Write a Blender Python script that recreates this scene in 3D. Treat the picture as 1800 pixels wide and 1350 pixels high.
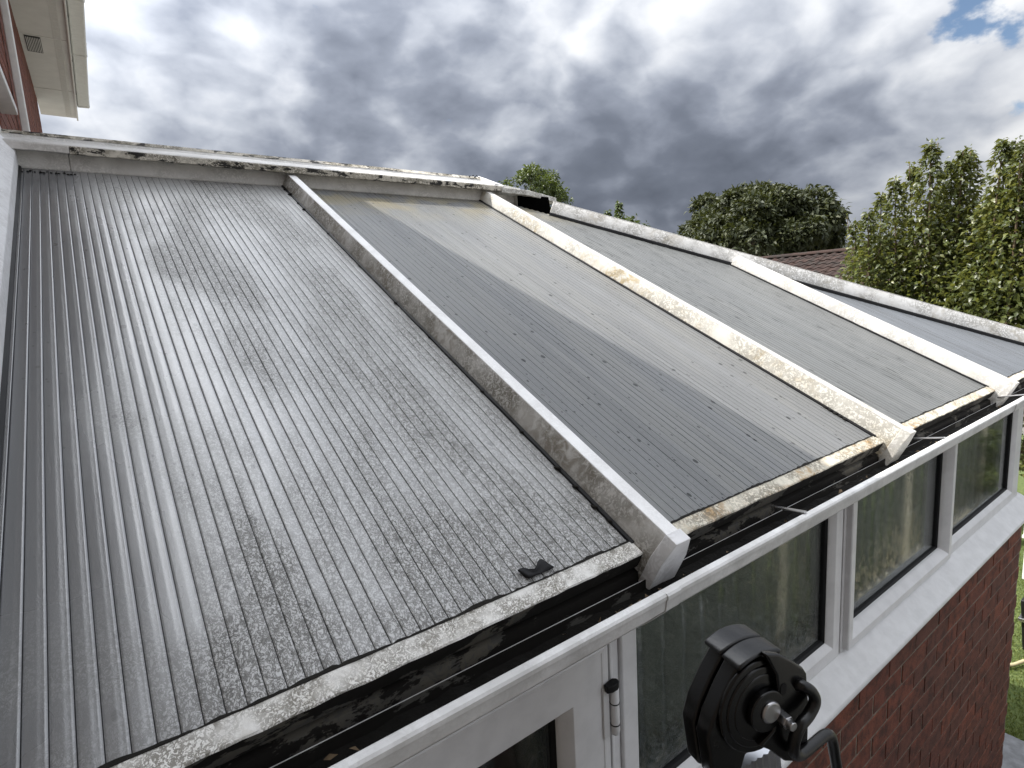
import bpy, math, random
import numpy as np
from mathutils import Vector, Matrix

for o in list(bpy.data.objects): bpy.data.objects.remove(o)
scene = bpy.context.scene
COL = scene.collection
RNG = np.random.default_rng(7)
random.seed(7)
V = Vector

# ------------------------------------------------------------------ camera
CAM = V((0.255, -0.6574, 0.449))
CR = V((0.80337, -0.59297, -0.05454)); CU = V((0.13114, 0.08684, 0.98755)); CF = V((0.58086, 0.80053, -0.14753))
FPX = 977.47                       # focal length in pixels of the 1800 px wide photograph
cd = bpy.data.cameras.new('camera'); cam = bpy.data.objects.new('camera', cd); COL.objects.link(cam)
cd.sensor_width = 36.0; cd.lens = 36.0 * FPX / 1800.0; cd.clip_start = 0.02; cd.clip_end = 3000
M3 = Matrix((CR, CU, -CF)).transposed(); cam.matrix_world = Matrix.Translation(CAM) @ M3.to_4x4()
scene.camera = cam

def ray(u, v): return CF + CR * ((u - 900) / FPX) + CU * ((675 - v) / FPX)
def at(u, v, d):                   # a point of the garden d metres away (measured on the ground) in a given direction
    q = ray(u, v); return CAM + q * (d / math.hypot(q.x, q.y))
def onZ(u, v, z): q = ray(u, v); return CAM + q * ((z - CAM.z) / q.z)
def onX(u, v, x): q = ray(u, v); return CAM + q * ((x - CAM.x) / q.x)
def proj(p):
    d = V(p) - CAM; z = d.dot(CF)
    if z < 0.02: return None
    return (900 + FPX * d.dot(CR) / z, 675 - FPX * d.dot(CU) / z)
def inframe(p, m=40):
    q = proj(p); return q is not None and -m < q[0] < 1800 + m and -m < q[1] < 1350 + m

# ------------------------------------------------------------------ node helper
class G:
    def __init__(s, nt): s.nt = nt
    def n(s, t, **k):
        x = s.nt.nodes.new(t)
        for a, b in k.items(): setattr(x, a, b)
        return x
    def set(s, sock, v):
        if isinstance(v, bpy.types.NodeSocket): s.nt.links.new(v, sock)
        elif v is not None:
            if sock.type == 'RGBA' and len(v) == 3: v = (*v, 1)
            sock.default_value = v
    def m(s, op, a, b=None, c=None, clamp=False):
        x = s.n('ShaderNodeMath', operation=op, use_clamp=clamp)
        s.set(x.inputs[0], a); s.set(x.inputs[1], b) if b is not None else None; s.set(x.inputs[2], c) if c is not None else None
        return x.outputs[0]
    def vm(s, op, a, b=None):
        x = s.n('ShaderNodeVectorMath', operation=op); s.set(x.inputs[0], a)
        if b is not None:
            if op == 'SCALE': s.set(x.inputs[3], b)
            else: s.set(x.inputs[1], b)
        return x.outputs['Value'] if op in ('DOT_PRODUCT', 'LENGTH') else x.outputs[0]
    def noise(s, vec, scale, detail=3, rough=.5, dist=0.0, out='Fac'):
        x = s.n('ShaderNodeTexNoise'); s.set(x.inputs['Vector'], vec); s.set(x.inputs['Scale'], scale)
        x.inputs['Detail'].default_value = detail; x.inputs['Roughness'].default_value = rough; x.inputs['Distortion'].default_value = dist
        return x.outputs[out]
    def vor(s, vec, scale, feature='F1', out='Distance', rnd=1.0):
        x = s.n('ShaderNodeTexVoronoi', feature=feature); s.set(x.inputs['Vector'], vec); s.set(x.inputs['Scale'], scale)
        x.inputs['Randomness'].default_value = rnd
        return x.outputs[out]
    def ss(s, v, a, b):            # smooth step from a to b
        x = s.n('ShaderNodeMapRange', interpolation_type='SMOOTHSTEP'); s.set(x.inputs[0], v)
        s.set(x.inputs[1], a); s.set(x.inputs[2], b); x.inputs[3].default_value = 0; x.inputs[4].default_value = 1
        return x.outputs[0]
    def mix(s, f, a, b):
        x = s.n('ShaderNodeMix', data_type='RGBA'); s.set(x.inputs[0], f); s.set(x.inputs[6], a); s.set(x.inputs[7], b); return x.outputs[2]
    def ramp(s, f, pts):
        x = s.n('ShaderNodeValToRGB'); e = x.color_ramp.elements
        while len(e) < len(pts): e.new(.5)
        for i, (p, c) in enumerate(pts): e[i].position = p; e[i].color = (*c, 1)
        s.set(x.inputs[0], f); return x.outputs[0]
    def pos(s): return s.n('ShaderNodeNewGeometry').outputs['Position']
    def sep(s, v):
        x = s.n('ShaderNodeSeparateXYZ'); s.set(x.inputs[0], v); return x.outputs
    def comb(s, a, b, c):
        x = s.n('ShaderNodeCombineXYZ'); s.set(x.inputs[0], a); s.set(x.inputs[1], b); s.set(x.inputs[2], c); return x.outputs[0]
    def bump(s, h, strength=.3, dist=.01):
        x = s.n('ShaderNodeBump'); s.set(x.inputs['Height'], h); x.inputs['Strength'].default_value = strength; x.inputs['Distance'].default_value = dist
        return x.outputs[0]

# ------------------------------------------------------------------ sky
SUN = V((-0.42, 0.545, 1.0)).normalized()
sun_el = math.asin(SUN.z); sun_az = math.atan2(SUN.x, SUN.y)
world = bpy.data.worlds.new('World'); scene.world = world; world.use_nodes = True
g = G(world.node_tree); g.nt.nodes.clear()
sky = g.n('ShaderNodeTexSky', sky_type='NISHITA'); sky.sun_disc = False
sky.sun_elevation = sun_el; sky.sun_rotation = sun_az; sky.air_density = 1.0; sky.dust_density = .6
dirv = g.vm('NORMALIZE', g.n('ShaderNodeTexCoord').outputs['Generated'])
dx, dy, dz = g.sep(dirv)
den = g.m('ADD', g.m('MAXIMUM', dz, -.1), 0.62)
P = g.comb(g.m('DIVIDE', dx, den), g.m('DIVIDE', dy, den), g.m('MULTIPLY', dz, .9))
warp = g.vm('SCALE', g.vm('SUBTRACT', g.noise(P, 3.2, 2, .5, 0, 'Color'), (.5, .5, .5)), .11)
Pw = g.vm('ADD', P, warp)
SO = V((SUN.x, SUN.y, .35)) * .085
puff = lambda q, det: g.m('ADD', g.m('MULTIPLY', g.noise(q, 4.6, det, .55, .0), .66), g.m('MULTIPLY', g.m('SUBTRACT', 1.0, g.vor(g.vm('ADD', q, g.vm('SCALE', g.noise(q, 12, 3, .5, 0, 'Color'), .10)), 9.0, 'F1')), .36))
n1 = puff(Pw, 8); n2 = puff(g.vm('ADD', Pw, tuple(SO)), 3)
fine = g.noise(P, 15.0, 8, .56, .0)
big = g.noise(g.vm('ADD', P, (3.1, 1.7, .4)), 1.9, 2, .5, .0)
def lobe(u, v, k):                 # soft bank of cloud in a given direction of the sky
    d = ray(u, v).normalized()
    return g.m('POWER', g.m('MAXIMUM', g.vm('DOT_PRODUCT', dirv, tuple(d)), 0.0), k)
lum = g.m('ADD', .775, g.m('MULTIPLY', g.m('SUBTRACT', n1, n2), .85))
lum = g.m('ADD', lum, g.m('MULTIPLY', g.m('SUBTRACT', fine, .5), .22))
lum = g.m('ADD', lum, g.m('MULTIPLY', g.m('SUBTRACT', big, .5), .30))
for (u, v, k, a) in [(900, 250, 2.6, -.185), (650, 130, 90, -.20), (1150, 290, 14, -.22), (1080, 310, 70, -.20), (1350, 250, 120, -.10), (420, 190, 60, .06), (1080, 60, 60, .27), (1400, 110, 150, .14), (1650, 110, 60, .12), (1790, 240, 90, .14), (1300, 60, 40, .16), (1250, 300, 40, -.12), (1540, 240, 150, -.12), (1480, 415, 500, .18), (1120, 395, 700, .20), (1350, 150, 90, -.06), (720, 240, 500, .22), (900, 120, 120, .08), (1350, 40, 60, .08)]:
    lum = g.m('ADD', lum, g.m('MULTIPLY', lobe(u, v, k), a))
sunlobe = g.m('POWER', g.m('MAXIMUM', g.vm('DOT_PRODUCT', dirv, tuple(SUN)), 0.0), 5)
lum = g.m('ADD', lum, g.m('MULTIPLY', sunlobe, .24))
ccol = g.ramp(lum, [(.10, (.125, .143, .182)), (.33, (.172, .194, .243)), (.50, (.268, .296, .358)), (.68, (.46, .49, .55)), (.86, (.69, .71, .745)), (1.0, (.84, .85, .865))])
hole = g.m('ADD', g.m('MULTIPLY', n1, .5), g.m('MULTIPLY', fine, .5))
for (u, v, k, a) in [(1800, 0, 500, -.25), (1690, 40, 1800, -.12), (1230, -30, 900, -.24), (1790, 188, 6000, -.18), (920, -20, 1500, -.20), (560, -25, 1500, -.16)]:
    hole = g.m('ADD', hole, g.m('MULTIPLY', lobe(u, v, k), a))
cover = g.ss(hole, .235, .33)
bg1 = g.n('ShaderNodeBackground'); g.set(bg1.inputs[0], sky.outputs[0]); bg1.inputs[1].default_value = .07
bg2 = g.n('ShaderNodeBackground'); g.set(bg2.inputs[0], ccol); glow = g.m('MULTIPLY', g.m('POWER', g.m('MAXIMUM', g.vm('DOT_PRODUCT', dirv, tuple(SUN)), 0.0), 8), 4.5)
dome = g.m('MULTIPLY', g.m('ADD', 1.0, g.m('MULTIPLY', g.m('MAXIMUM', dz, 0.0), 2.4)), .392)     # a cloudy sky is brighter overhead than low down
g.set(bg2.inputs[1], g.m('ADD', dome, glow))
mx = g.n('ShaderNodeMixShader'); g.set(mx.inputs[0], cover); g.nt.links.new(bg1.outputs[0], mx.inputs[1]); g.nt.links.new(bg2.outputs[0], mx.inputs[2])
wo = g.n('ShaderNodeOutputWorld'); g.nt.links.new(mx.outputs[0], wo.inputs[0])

# ------------------------------------------------------------------ sun and exposure
sl = bpy.data.lights.new('sun', 'SUN'); sl.energy = 3.3; sl.angle = math.radians(.53); sl.color = (1, .95, .87)
so = bpy.data.objects.new('sun', sl); COL.objects.link(so); so.rotation_euler = SUN.to_track_quat('Z', 'Y').to_euler(); so.location = (0, 0, 30)
vs = scene.view_settings; vs.view_transform = 'Standard'; vs.look = 'None'; vs.exposure = 0.9; vs.gamma = 1.0; vs.use_curve_mapping = False
scene.cycles.max_bounces = 6; scene.cycles.transparent_max_bounces = 8

# ------------------------------------------------------------------ materials
MATS = {}
def mat(name, rough=.5, metal=0.0):
    m = bpy.data.materials.new(name); m.use_nodes = True; MATS[name] = m
    b = m.node_tree.nodes['Principled BSDF']; b.inputs['Roughness'].default_value = rough; b.inputs['Metallic'].default_value = metal
    return m, G(m.node_tree), b
def plain(name, col, rough=.5, metal=0.0, var=.12, scale=30, bump=0.0):
    m, g, b = mat(name, rough, metal)
    n = g.noise(g.pos(), scale, 4, .6)
    c = g.mix(g.ss(n, .3, .7), tuple(x * (1 - var) for x in col), tuple(min(1, x * (1 + var)) for x in col))
    g.set(b.inputs['Base Color'], c)
    g.set(b.inputs['Roughness'], g.m('ADD', rough - .06, g.m('MULTIPLY', g.noise(g.pos(), scale * .4, 3), .12)))
    if bump: g.set(b.inputs['Normal'], g.bump(g.noise(g.pos(), scale * 4, 3), bump, .002))
    return m

def squiggle(g, p, scale, width, dist=1.2):      # curling contour lines, like lichen tracks
    n = g.noise(p, scale, 3, .55, dist)
    return g.m('SUBTRACT', 1.0, g.ss(g.m('ABSOLUTE', g.m('SUBTRACT', n, .5)), width * .35, width))

# glazing sheet: grey multiwall polycarbonate, colour, speckle amount and kind
def sheet_mat(name, base, lichen, spots, streak, rough, film=(.235, .235, .222), filmamt=.0, ior=1.45):
    m, g, b = mat(name, rough); p = g.pos(); x, y, z = g.sep(p)
    flute = g.m('FLOOR', g.m('DIVIDE', x, .0223))
    fr = g.noise(g.comb(flute, 3.3, 0), 7.31, 0)
    c = g.mix(g.ss(fr, .3, .7), tuple(q * .90 for q in base), tuple(q * 1.06 for q in base))
    edge = g.m('FRACT', g.m('DIVIDE', x, .0223))
    c = g.mix(g.m('MULTIPLY', g.ss(edge, .62, .66), .16), c, tuple(q * .62 for q in base))       # the web below the skin shows darker
    patch = g.noise(g.comb(g.m('MULTIPLY', x, 1.25), g.m('MULTIPLY', y, .38), 0), 3.4, 5, .62, .25)
    stretch = g.comb(g.m('MULTIPLY', x, 1.0), g.m('MULTIPLY', y, .75), 0)
    li = g.m('MAXIMUM', g.m('MULTIPLY', squiggle(g, stretch, 115, .050, .7), .95), g.m('MULTIPLY', squiggle(g, stretch, 220, .075, .5), .85))
    dots = g.m('SUBTRACT', 1.0, g.ss(g.vor(stretch, 190), .10, .26))
    li = g.m('MAXIMUM', li, dots)
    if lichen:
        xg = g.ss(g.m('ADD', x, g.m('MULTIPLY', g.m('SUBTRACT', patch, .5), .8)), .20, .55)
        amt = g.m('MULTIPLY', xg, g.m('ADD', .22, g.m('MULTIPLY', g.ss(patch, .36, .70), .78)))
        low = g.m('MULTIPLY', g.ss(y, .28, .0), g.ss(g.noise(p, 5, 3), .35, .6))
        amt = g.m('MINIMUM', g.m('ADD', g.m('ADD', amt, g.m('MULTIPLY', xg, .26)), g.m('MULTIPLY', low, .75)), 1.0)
        pale_base = g.ss(g.m('ADD', x, g.m('MULTIPLY', g.m('SUBTRACT', patch, .5), .5)), .14, .42)  # base colour turns paler away from the house wall
        c = g.mix(g.m('MULTIPLY', pale_base, .85), c, (.47, .475, .48))
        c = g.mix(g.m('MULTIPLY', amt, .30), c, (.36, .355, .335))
        c = g.mix(g.m('MULTIPLY', g.m('MULTIPLY', li, amt), lichen), c, (.085, .082, .075))
        pale = g.m('MULTIPLY', squiggle(g, stretch, 95, .05, 1.0), amt)
        c = g.mix(g.m('MULTIPLY', pale, .15), c, (.50, .50, .47))
        g.set(b.inputs['Roughness'], g.m('ADD', rough, g.m('MULTIPLY', amt, .24)))
        g.set(b.inputs['Specular IOR Level'], g.m('SUBTRACT', .5, g.m('MULTIPLY', g.m('MULTIPLY', li, amt), .45)))
    else:
        amt = g.ss(patch, .35, .6)
        c = g.mix(g.m('MULTIPLY', g.m('MULTIPLY', li, amt), .22), c, (.06, .065, .065))
        topdirt = g.m('MULTIPLY', g.ss(y, 1.55, 1.95), g.ss(g.noise(p, 7, 3), .38, .62))
        c = g.mix(g.m('MULTIPLY', topdirt, .55), c, (.30, .25, .13))
        if filmamt: c = g.mix(g.m('MULTIPLY', g.ss(g.noise(g.comb(g.m('MULTIPLY', x, 6), y, 0), 1.4, 4, .6), .42, .6), filmamt), c, film)
    if spots:
        cell = g.vor(stretch, 27.0); cr = g.vor(stretch, 27.0, out='Color'); rr = g.sep(cr)[0]
        sp = g.m('MULTIPLY', g.m('SUBTRACT', 1.0, g.ss(cell, g.m('MULTIPLY', rr, .15), g.m('ADD', g.m('MULTIPLY', rr, .17), .015))), g.ss(rr, .20, .25))
        cell2 = g.vor(stretch, 60.0); rr2 = g.sep(g.vor(stretch, 60.0, out='Color'))[0]
        sp2 = g.m('MULTIPLY', g.m('SUBTRACT', 1.0, g.ss(cell2, .10, .18)), g.ss(rr2, .40, .45))
        sp = g.m('MAXIMUM', sp, g.m('MULTIPLY', sp2, g.ss(patch, .42, .55)))
        c = g.mix(g.m('MULTIPLY', sp, spots), c, (.022, .024, .024))
    if streak:
        st = g.noise(g.comb(g.m('MULTIPLY', x, 60), g.m('MULTIPLY', y, 9), 0), 1.0, 4, .65, .4)
        c = g.mix(g.m('MULTIPLY', g.ss(st, .565, .63), g.m('MULTIPLY', g.ss(patch, .38, .56), streak)), c, (.03, .033, .033))
    g.set(b.inputs['Base Color'], c)
    b.inputs['IOR'].default_value = ior
    if not lichen: b.inputs['Specular IOR Level'].default_value = .22
    w = g.noise(g.comb(g.m('MULTIPLY', x, 1), g.m('MULTIPLY', y, .25), 0), 22, 3, .5)
    g.set(b.inputs['Normal'], g.bump(g.m('ADD', g.m('MULTIPLY', w, .5), g.m('MULTIPLY', li, .04)), .22, .004))
    return m
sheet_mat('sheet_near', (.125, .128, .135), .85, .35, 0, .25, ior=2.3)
sheet_mat('sheet_mid', (.185, .19, .195), 0, .92, 0, .30, filmamt=.35)
sheet_mat('sheet_far', (.148, .153, .153), 0, .55, .85, .36, filmamt=.15)
sheet_mat('sheet_end', (.145, .155, .17), 0, .4, .2, .36)
plain('groove', (.035, .036, .040), .7)
plain('groove_far', (.12, .125, .13), .6)
plain('shade_black', (.002, .002, .002), .95)  # black colour standing in for the shade inside the ridge end
MATS['shade_black'].node_tree.nodes['Principled BSDF'].inputs['Specular IOR Level'].default_value = 0
plain('rubber', (.010, .010, .011), .55)
plain('moss_black', (.014, .013, .011), .95, bump=.8)

def pvc(name, base=(.74, .74, .73), rough=.32, lichen=0.0, tint=(.34, .27, .14), tintamt=0.0, black=0.0, scale=70, patchscale=5, grey=.0, bscale=9):
    m, g, b = mat(name, rough); p = g.pos()
    big = g.noise(p, patchscale, 4, .6, .2)
    c = g.mix(g.ss(g.noise(p, 18, 4, .6), .35, .7), base, tuple(x * .90 for x in base))
    if grey: c = g.mix(g.m('MULTIPLY', g.ss(big, .40, .62), grey), c, (.30, .29, .27))
    if tintamt:
        t = g.m('MULTIPLY', g.ss(big, .42, .66), g.ss(g.noise(p, scale * .55, 4, .6, .7), .40, .62))
        c = g.mix(g.m('MULTIPLY', t, tintamt), c, tint)
    if lichen:
        am = g.ss(g.noise(p, patchscale * 1.6, 3, .6), .34, .58)
        sq = g.m('MAXIMUM', squiggle(g, p, scale, .10, 1.0), g.m('MULTIPLY', g.ss(g.noise(p, scale * 1.6, 4, .6, .6), .54, .62), .8))
        c = g.mix(g.m('MULTIPLY', g.m('MULTIPLY', sq, am), lichen), c, (.13, .115, .085))
    if black:
        k = g.noise(g.vm('MULTIPLY', p, (.5, 1, 1)), bscale, 6, .68, .3)
        c = g.mix(g.m('MULTIPLY', g.ss(k, .5 - .28 * black, .53 - .26 * black), .97), c, (.008, .007, .006))
    g.set(b.inputs['Base Color'], c)
    h = g.noise(p, scale * 1.6, 3)
    if lichen or black: g.set(b.inputs['Roughness'], g.m('ADD', rough, g.m('MULTIPLY', big, .4)))
    g.set(b.inputs['Normal'], g.bump(h, .25 if lichen or black else .06, .002))
    return m
pvc('pvc', (.68, .68, .685))
pvc('pvc_frame', (.76, .76, .77), .30)
pvc('pvc_sill', (.77, .775, .785), .42, grey=.08, patchscale=22)
pvc('pvc_gutter', (.76, .76, .76), .32, lichen=.10, grey=.30, patchscale=9, scale=60)
pvc('bar_near', (.70, .69, .665), .45, lichen=.75, tint=(.20, .165, .12), tintamt=.70, scale=80, patchscale=3.2, grey=.15)
pvc('bar_mid', (.70, .685, .64), .50, lichen=.50, tint=(.42, .32, .16), tintamt=.80, scale=62, patchscale=3.5)
pvc('bar_far', (.64, .63, .61), .45, lichen=.34, tint=(.45, .40, .28), tintamt=.35, scale=60, patchscale=4)
pvc('bar_hip', (.84, .83, .81), .45, lichen=.50, tint=(.36, .31, .22), tintamt=.50, scale=48, patchscale=5)
pvc('bar_top', (.90, .90, .90), .40, lichen=.12, scale=110, patchscale=6)
pvc('bar_wall', (.80, .80, .81), .40, lichen=.18, scale=40, patchscale=7)
pvc('ridge_face', (.72, .70, .67), .45, lichen=.22, scale=60, grey=.15)
pvc('ridge_top', (.76, .75, .73), .40, lichen=.22, scale=60, grey=.2, patchscale=3)
pvc('ridge_lip', (.66, .62, .54), .6, lichen=.9, tint=(.14, .13, .085), tintamt=.85, black=-.12, scale=70, bscale=42)
pvc('trim_near', (.84, .83, .80), .55, lichen=.80, tint=(.40, .36, .28), tintamt=.30, scale=170, patchscale=9)
pvc('trim_far', (.68, .64, .54), .6, lichen=.75, tint=(.36, .20, .05), tintamt=1.0, scale=80, patchscale=7)
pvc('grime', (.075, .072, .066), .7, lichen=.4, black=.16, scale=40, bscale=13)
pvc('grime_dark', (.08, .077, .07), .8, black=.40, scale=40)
plain('dead_leaf', (.11, .075, .04), .8, var=.4)
plain('sludge', (.006, .0055, .0045), .9, bump=1.0)
plain('house_white', (.68, .675, .66), .5, var=.05)
plain('soffit', (.62, .615, .60), .55, var=.05, scale=8)
plain('vent_dark', (.03, .03, .03), .7)
plain('steel', (.50, .50, .51), .28, 1.0, var=.08)
plain('aluminium', (.60, .61, .63), .32, 1.0, var=.08)
plain('black_plastic', (.003, .003, .0033), .30, var=.3, scale=60, bump=.12)
plain('black_gloss', (.0025, .0025, .003), .24, var=.2)
plain('interior', (.40, .39, .36), .8)
plain('interior_floor', (.26, .23, .19), .6)
plain('concrete', (.42, .39, .32), .85, var=.2, bump=.5)
plain('stone_pale', (.45, .38, .26), .85, var=.25, bump=.6)
plain('slab', (.17, .175, .185), .75, var=.25, scale=14, bump=.5)
plain('slab_joint', (.10, .10, .095), .9)
plain('soil', (.05, .038, .026), .95)
plain('white_metal', (.78, .78, .77), .4, var=.04)
plain('planter', (.012, .012, .013), .4)
plain('hose', (.42, .36, .22), .5)
plain('blue_tub', (.03, .08, .24), .4)
plain('render_wall', (.45, .40, .33), .85)

def brick_mat(name, a, b_, c_):
    m, g, b = mat(name, .85); p = g.pos(); r = g.n('ShaderNodeObjectInfo').outputs['Random']
    c = g.ramp(r, [(0, a), (.35, b_), (.7, c_), (1, a)])
    n = g.noise(p, 26, 5, .65); c = g.mix(g.ss(n, .35, .7), c, tuple(x * .45 for x in b_))
    c = g.mix(g.m('MULTIPLY', g.ss(g.noise(p, 160, 3, .6), .56, .66), .6), c, (.02, .015, .013))
    g.set(b.inputs['Base Color'], c); g.set(b.inputs['Normal'], g.bump(g.noise(p, 140, 5, .65), .7, .004))
for k_ in ('rubber', 'moss_black', 'sludge', 'grime', 'grime_dark'): MATS[k_].node_tree.nodes['Principled BSDF'].inputs['Specular IOR Level'].default_value = .22
brick_mat('brick', (.23, .068, .038), (.145, .055, .038), (.185, .055, .034))
brick_mat('brick_house', (.24, .075, .045), (.17, .055, .038), (.21, .062, .038))
plain('mortar', (.20, .160, .125), .95, var=.3, scale=60, bump=.6)
plain('mortar_house', (.36, .29, .23), .95, var=.25, scale=60, bump=.6)

m, g, b = mat('tile', .95)
b.inputs['Specular IOR Level'].default_value = .15
r = g.n('ShaderNodeObjectInfo').outputs['Random']; c = g.ramp(r, [(0, (.036, .025, .022)), (.5, (.052, .034, .029)), (1, (.030, .022, .020))])
c = g.mix(g.ss(g.noise(g.pos(), 4, 4), .45, .7), c, (.036, .031, .028)); g.set(b.inputs['Base Color'], c)

def leaf_mat(name, a, b_, c_, rough=.42, trans=.35):
    m, g, b = mat(name, rough); isl = g.n('ShaderNodeNewGeometry').outputs['Random Per Island']
    c = g.ramp(isl, [(0, a), (.55, b_), (1, c_)])
    c = g.mix(g.ss(g.noise(g.pos(), 1.3, 2), .4, .7), c, tuple(x * .8 for x in b_))
    g.set(b.inputs['Base Color'], c); b.inputs['Specular IOR Level'].default_value = .5
    t = g.n('ShaderNodeBsdfTranslucent'); g.set(t.inputs[0], g.mix(.5, c, (c_[0] * 1.5, c_[1] * 1.5, c_[2])))
    x = g.n('ShaderNodeMixShader'); x.inputs[0].default_value = trans
    g.nt.links.new(b.outputs[0], x.inputs[1]); g.nt.links.new(t.outputs[0], x.inputs[2])
    g.nt.links.new(x.outputs[0], g.nt.nodes['Material Output'].inputs[0])
leaf_mat('leaf_pear', (.048, .066, .020), (.085, .105, .027), (.18, .18, .045), .38, .35)
leaf_mat('leaf_chestnut', (.024, .034, .010), (.038, .048, .013), (.062, .068, .018), .6, .22)
leaf_mat('leaf_small', (.040, .065, .016), (.065, .095, .022), (.11, .135, .028), .45, .3)
leaf_mat('leaf_shrub', (.05, .08, .02), (.09, .12, .03), (.15, .17, .05), .4, .3)
leaf_mat('grass_blade', (.075, .11, .022), (.12, .155, .032), (.19, .21, .06), .5, .25)
plain('bark', (.10, .08, .06), .9, var=.3, scale=20, bump=.8)
plain('twig', (.12, .085, .05), .8)
m, g, b = mat('ground', .95)
c = g.mix(g.ss(g.noise(g.pos(), .8, 4), .35, .65), (.10, .10, .09), (.15, .145, .13)); g.set(b.inputs['Base Color'], c)
m, g, b = mat('turf', .95)
c = g.mix(g.ss(g.noise(g.pos(), 40, 4), .35, .65), (.05, .075, .018), (.09, .115, .03)); g.set(b.inputs['Base Color'], c)
m, g, b = mat('fence_wood', .8); p = g.pos(); r = g.n('ShaderNodeObjectInfo').outputs['Random']
x_, y_, z_ = g.sep(p)
gr = g.noise(g.comb(g.m('MULTIPLY', x_, 90), g.m('MULTIPLY', y_, 90), g.m('MULTIPLY', z_, 4)), 1, 4, .6, .8)
c = g.mix(g.ss(gr, .3, .7), (.055, .06, .058), (.13, .135, .13)); c = g.mix(g.m('MULTIPLY', r, .6), c, (.05, .05, .047)); g.set(b.inputs['Base Color'], c)

def lace(name, col, open_, scale):
    m, g, b = mat(name, .9); p = g.pos(); x, y, z = g.sep(p); q = g.comb(x, 0, z)
    pat = g.m('MAXIMUM', squiggle(g, q, scale, .10, 1.6), g.ss(g.noise(q, scale * .6, 3, .6, 1.2), .52, .58))
    g.set(b.inputs['Base Color'], g.mix(pat, tuple(k * .72 for k in col), col)); b.inputs['Specular IOR Level'].default_value = .1
    tl = g.n('ShaderNodeBsdfTranslucent'); tl.inputs[0].default_value = (*col, 1); tr = g.n('ShaderNodeBsdfTransparent')
    m1 = g.n('ShaderNodeMixShader'); m1.inputs[0].default_value = .42; g.nt.links.new(b.outputs[0], m1.inputs[1]); g.nt.links.new(tl.outputs[0], m1.inputs[2])
    m2 = g.n('ShaderNodeMixShader'); g.set(m2.inputs[0], g.m('SUBTRACT', open_, g.m('MULTIPLY', pat, open_ * .75))); g.nt.links.new(m1.outputs[0], m2.inputs[1]); g.nt.links.new(tr.outputs[0], m2.inputs[2])
    g.nt.links.new(m2.outputs[0], g.nt.nodes['Material Output'].inputs[0])
lace('lace', (.84, .86, .80), .30, 30); lace('lace_hem', (.66, .60, .44), .12, 60)
def glass(name, swirl, bstr):
    m = bpy.data.materials.new(name); m.use_nodes = True; MATS[name] = m; g = G(m.node_tree); g.nt.nodes.clear()
    p = g.pos(); x, y, z = g.sep(p)
    pv = g.comb(x, 0, g.m('MULTIPLY', z, .7))
    h = g.m('MAXIMUM', squiggle(g, pv, swirl, .10, 2.2), squiggle(g, pv, swirl * .6, .06, 2.5)); h = g.m('ADD', h, g.m('MULTIPLY', g.noise(pv, 9, 2), .8))
    nrm = g.bump(h, bstr, .004)
    gl = g.n('ShaderNodeBsdfGlossy'); gl.inputs['Roughness'].default_value = .03; g.set(gl.inputs['Normal'], nrm); gl.inputs[0].default_value = (.95, .97, .97, 1)
    tr = g.n('ShaderNodeBsdfTransparent'); tr.inputs[0].default_value = (.84, .88, .86, 1)
    f = g.n('ShaderNodeFresnel'); f.inputs[0].default_value = 1.52; g.set(f.inputs['Normal'], nrm)
    fac = g.m('MINIMUM', g.m('ADD', g.m('MULTIPLY', f.outputs[0], 1.0), .02), .92)
    mx = g.n('ShaderNodeMixShader'); g.set(mx.inputs[0], fac); g.nt.links.new(tr.outputs[0], mx.inputs[1]); g.nt.links.new(gl.outputs[0], mx.inputs[2])
    o = g.n('ShaderNodeOutputMaterial'); g.nt.links.new(mx.outputs[0], o.inputs[0])
glass('glass_swirl', 30, .12); glass('glass_plain', 20, .045)

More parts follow.
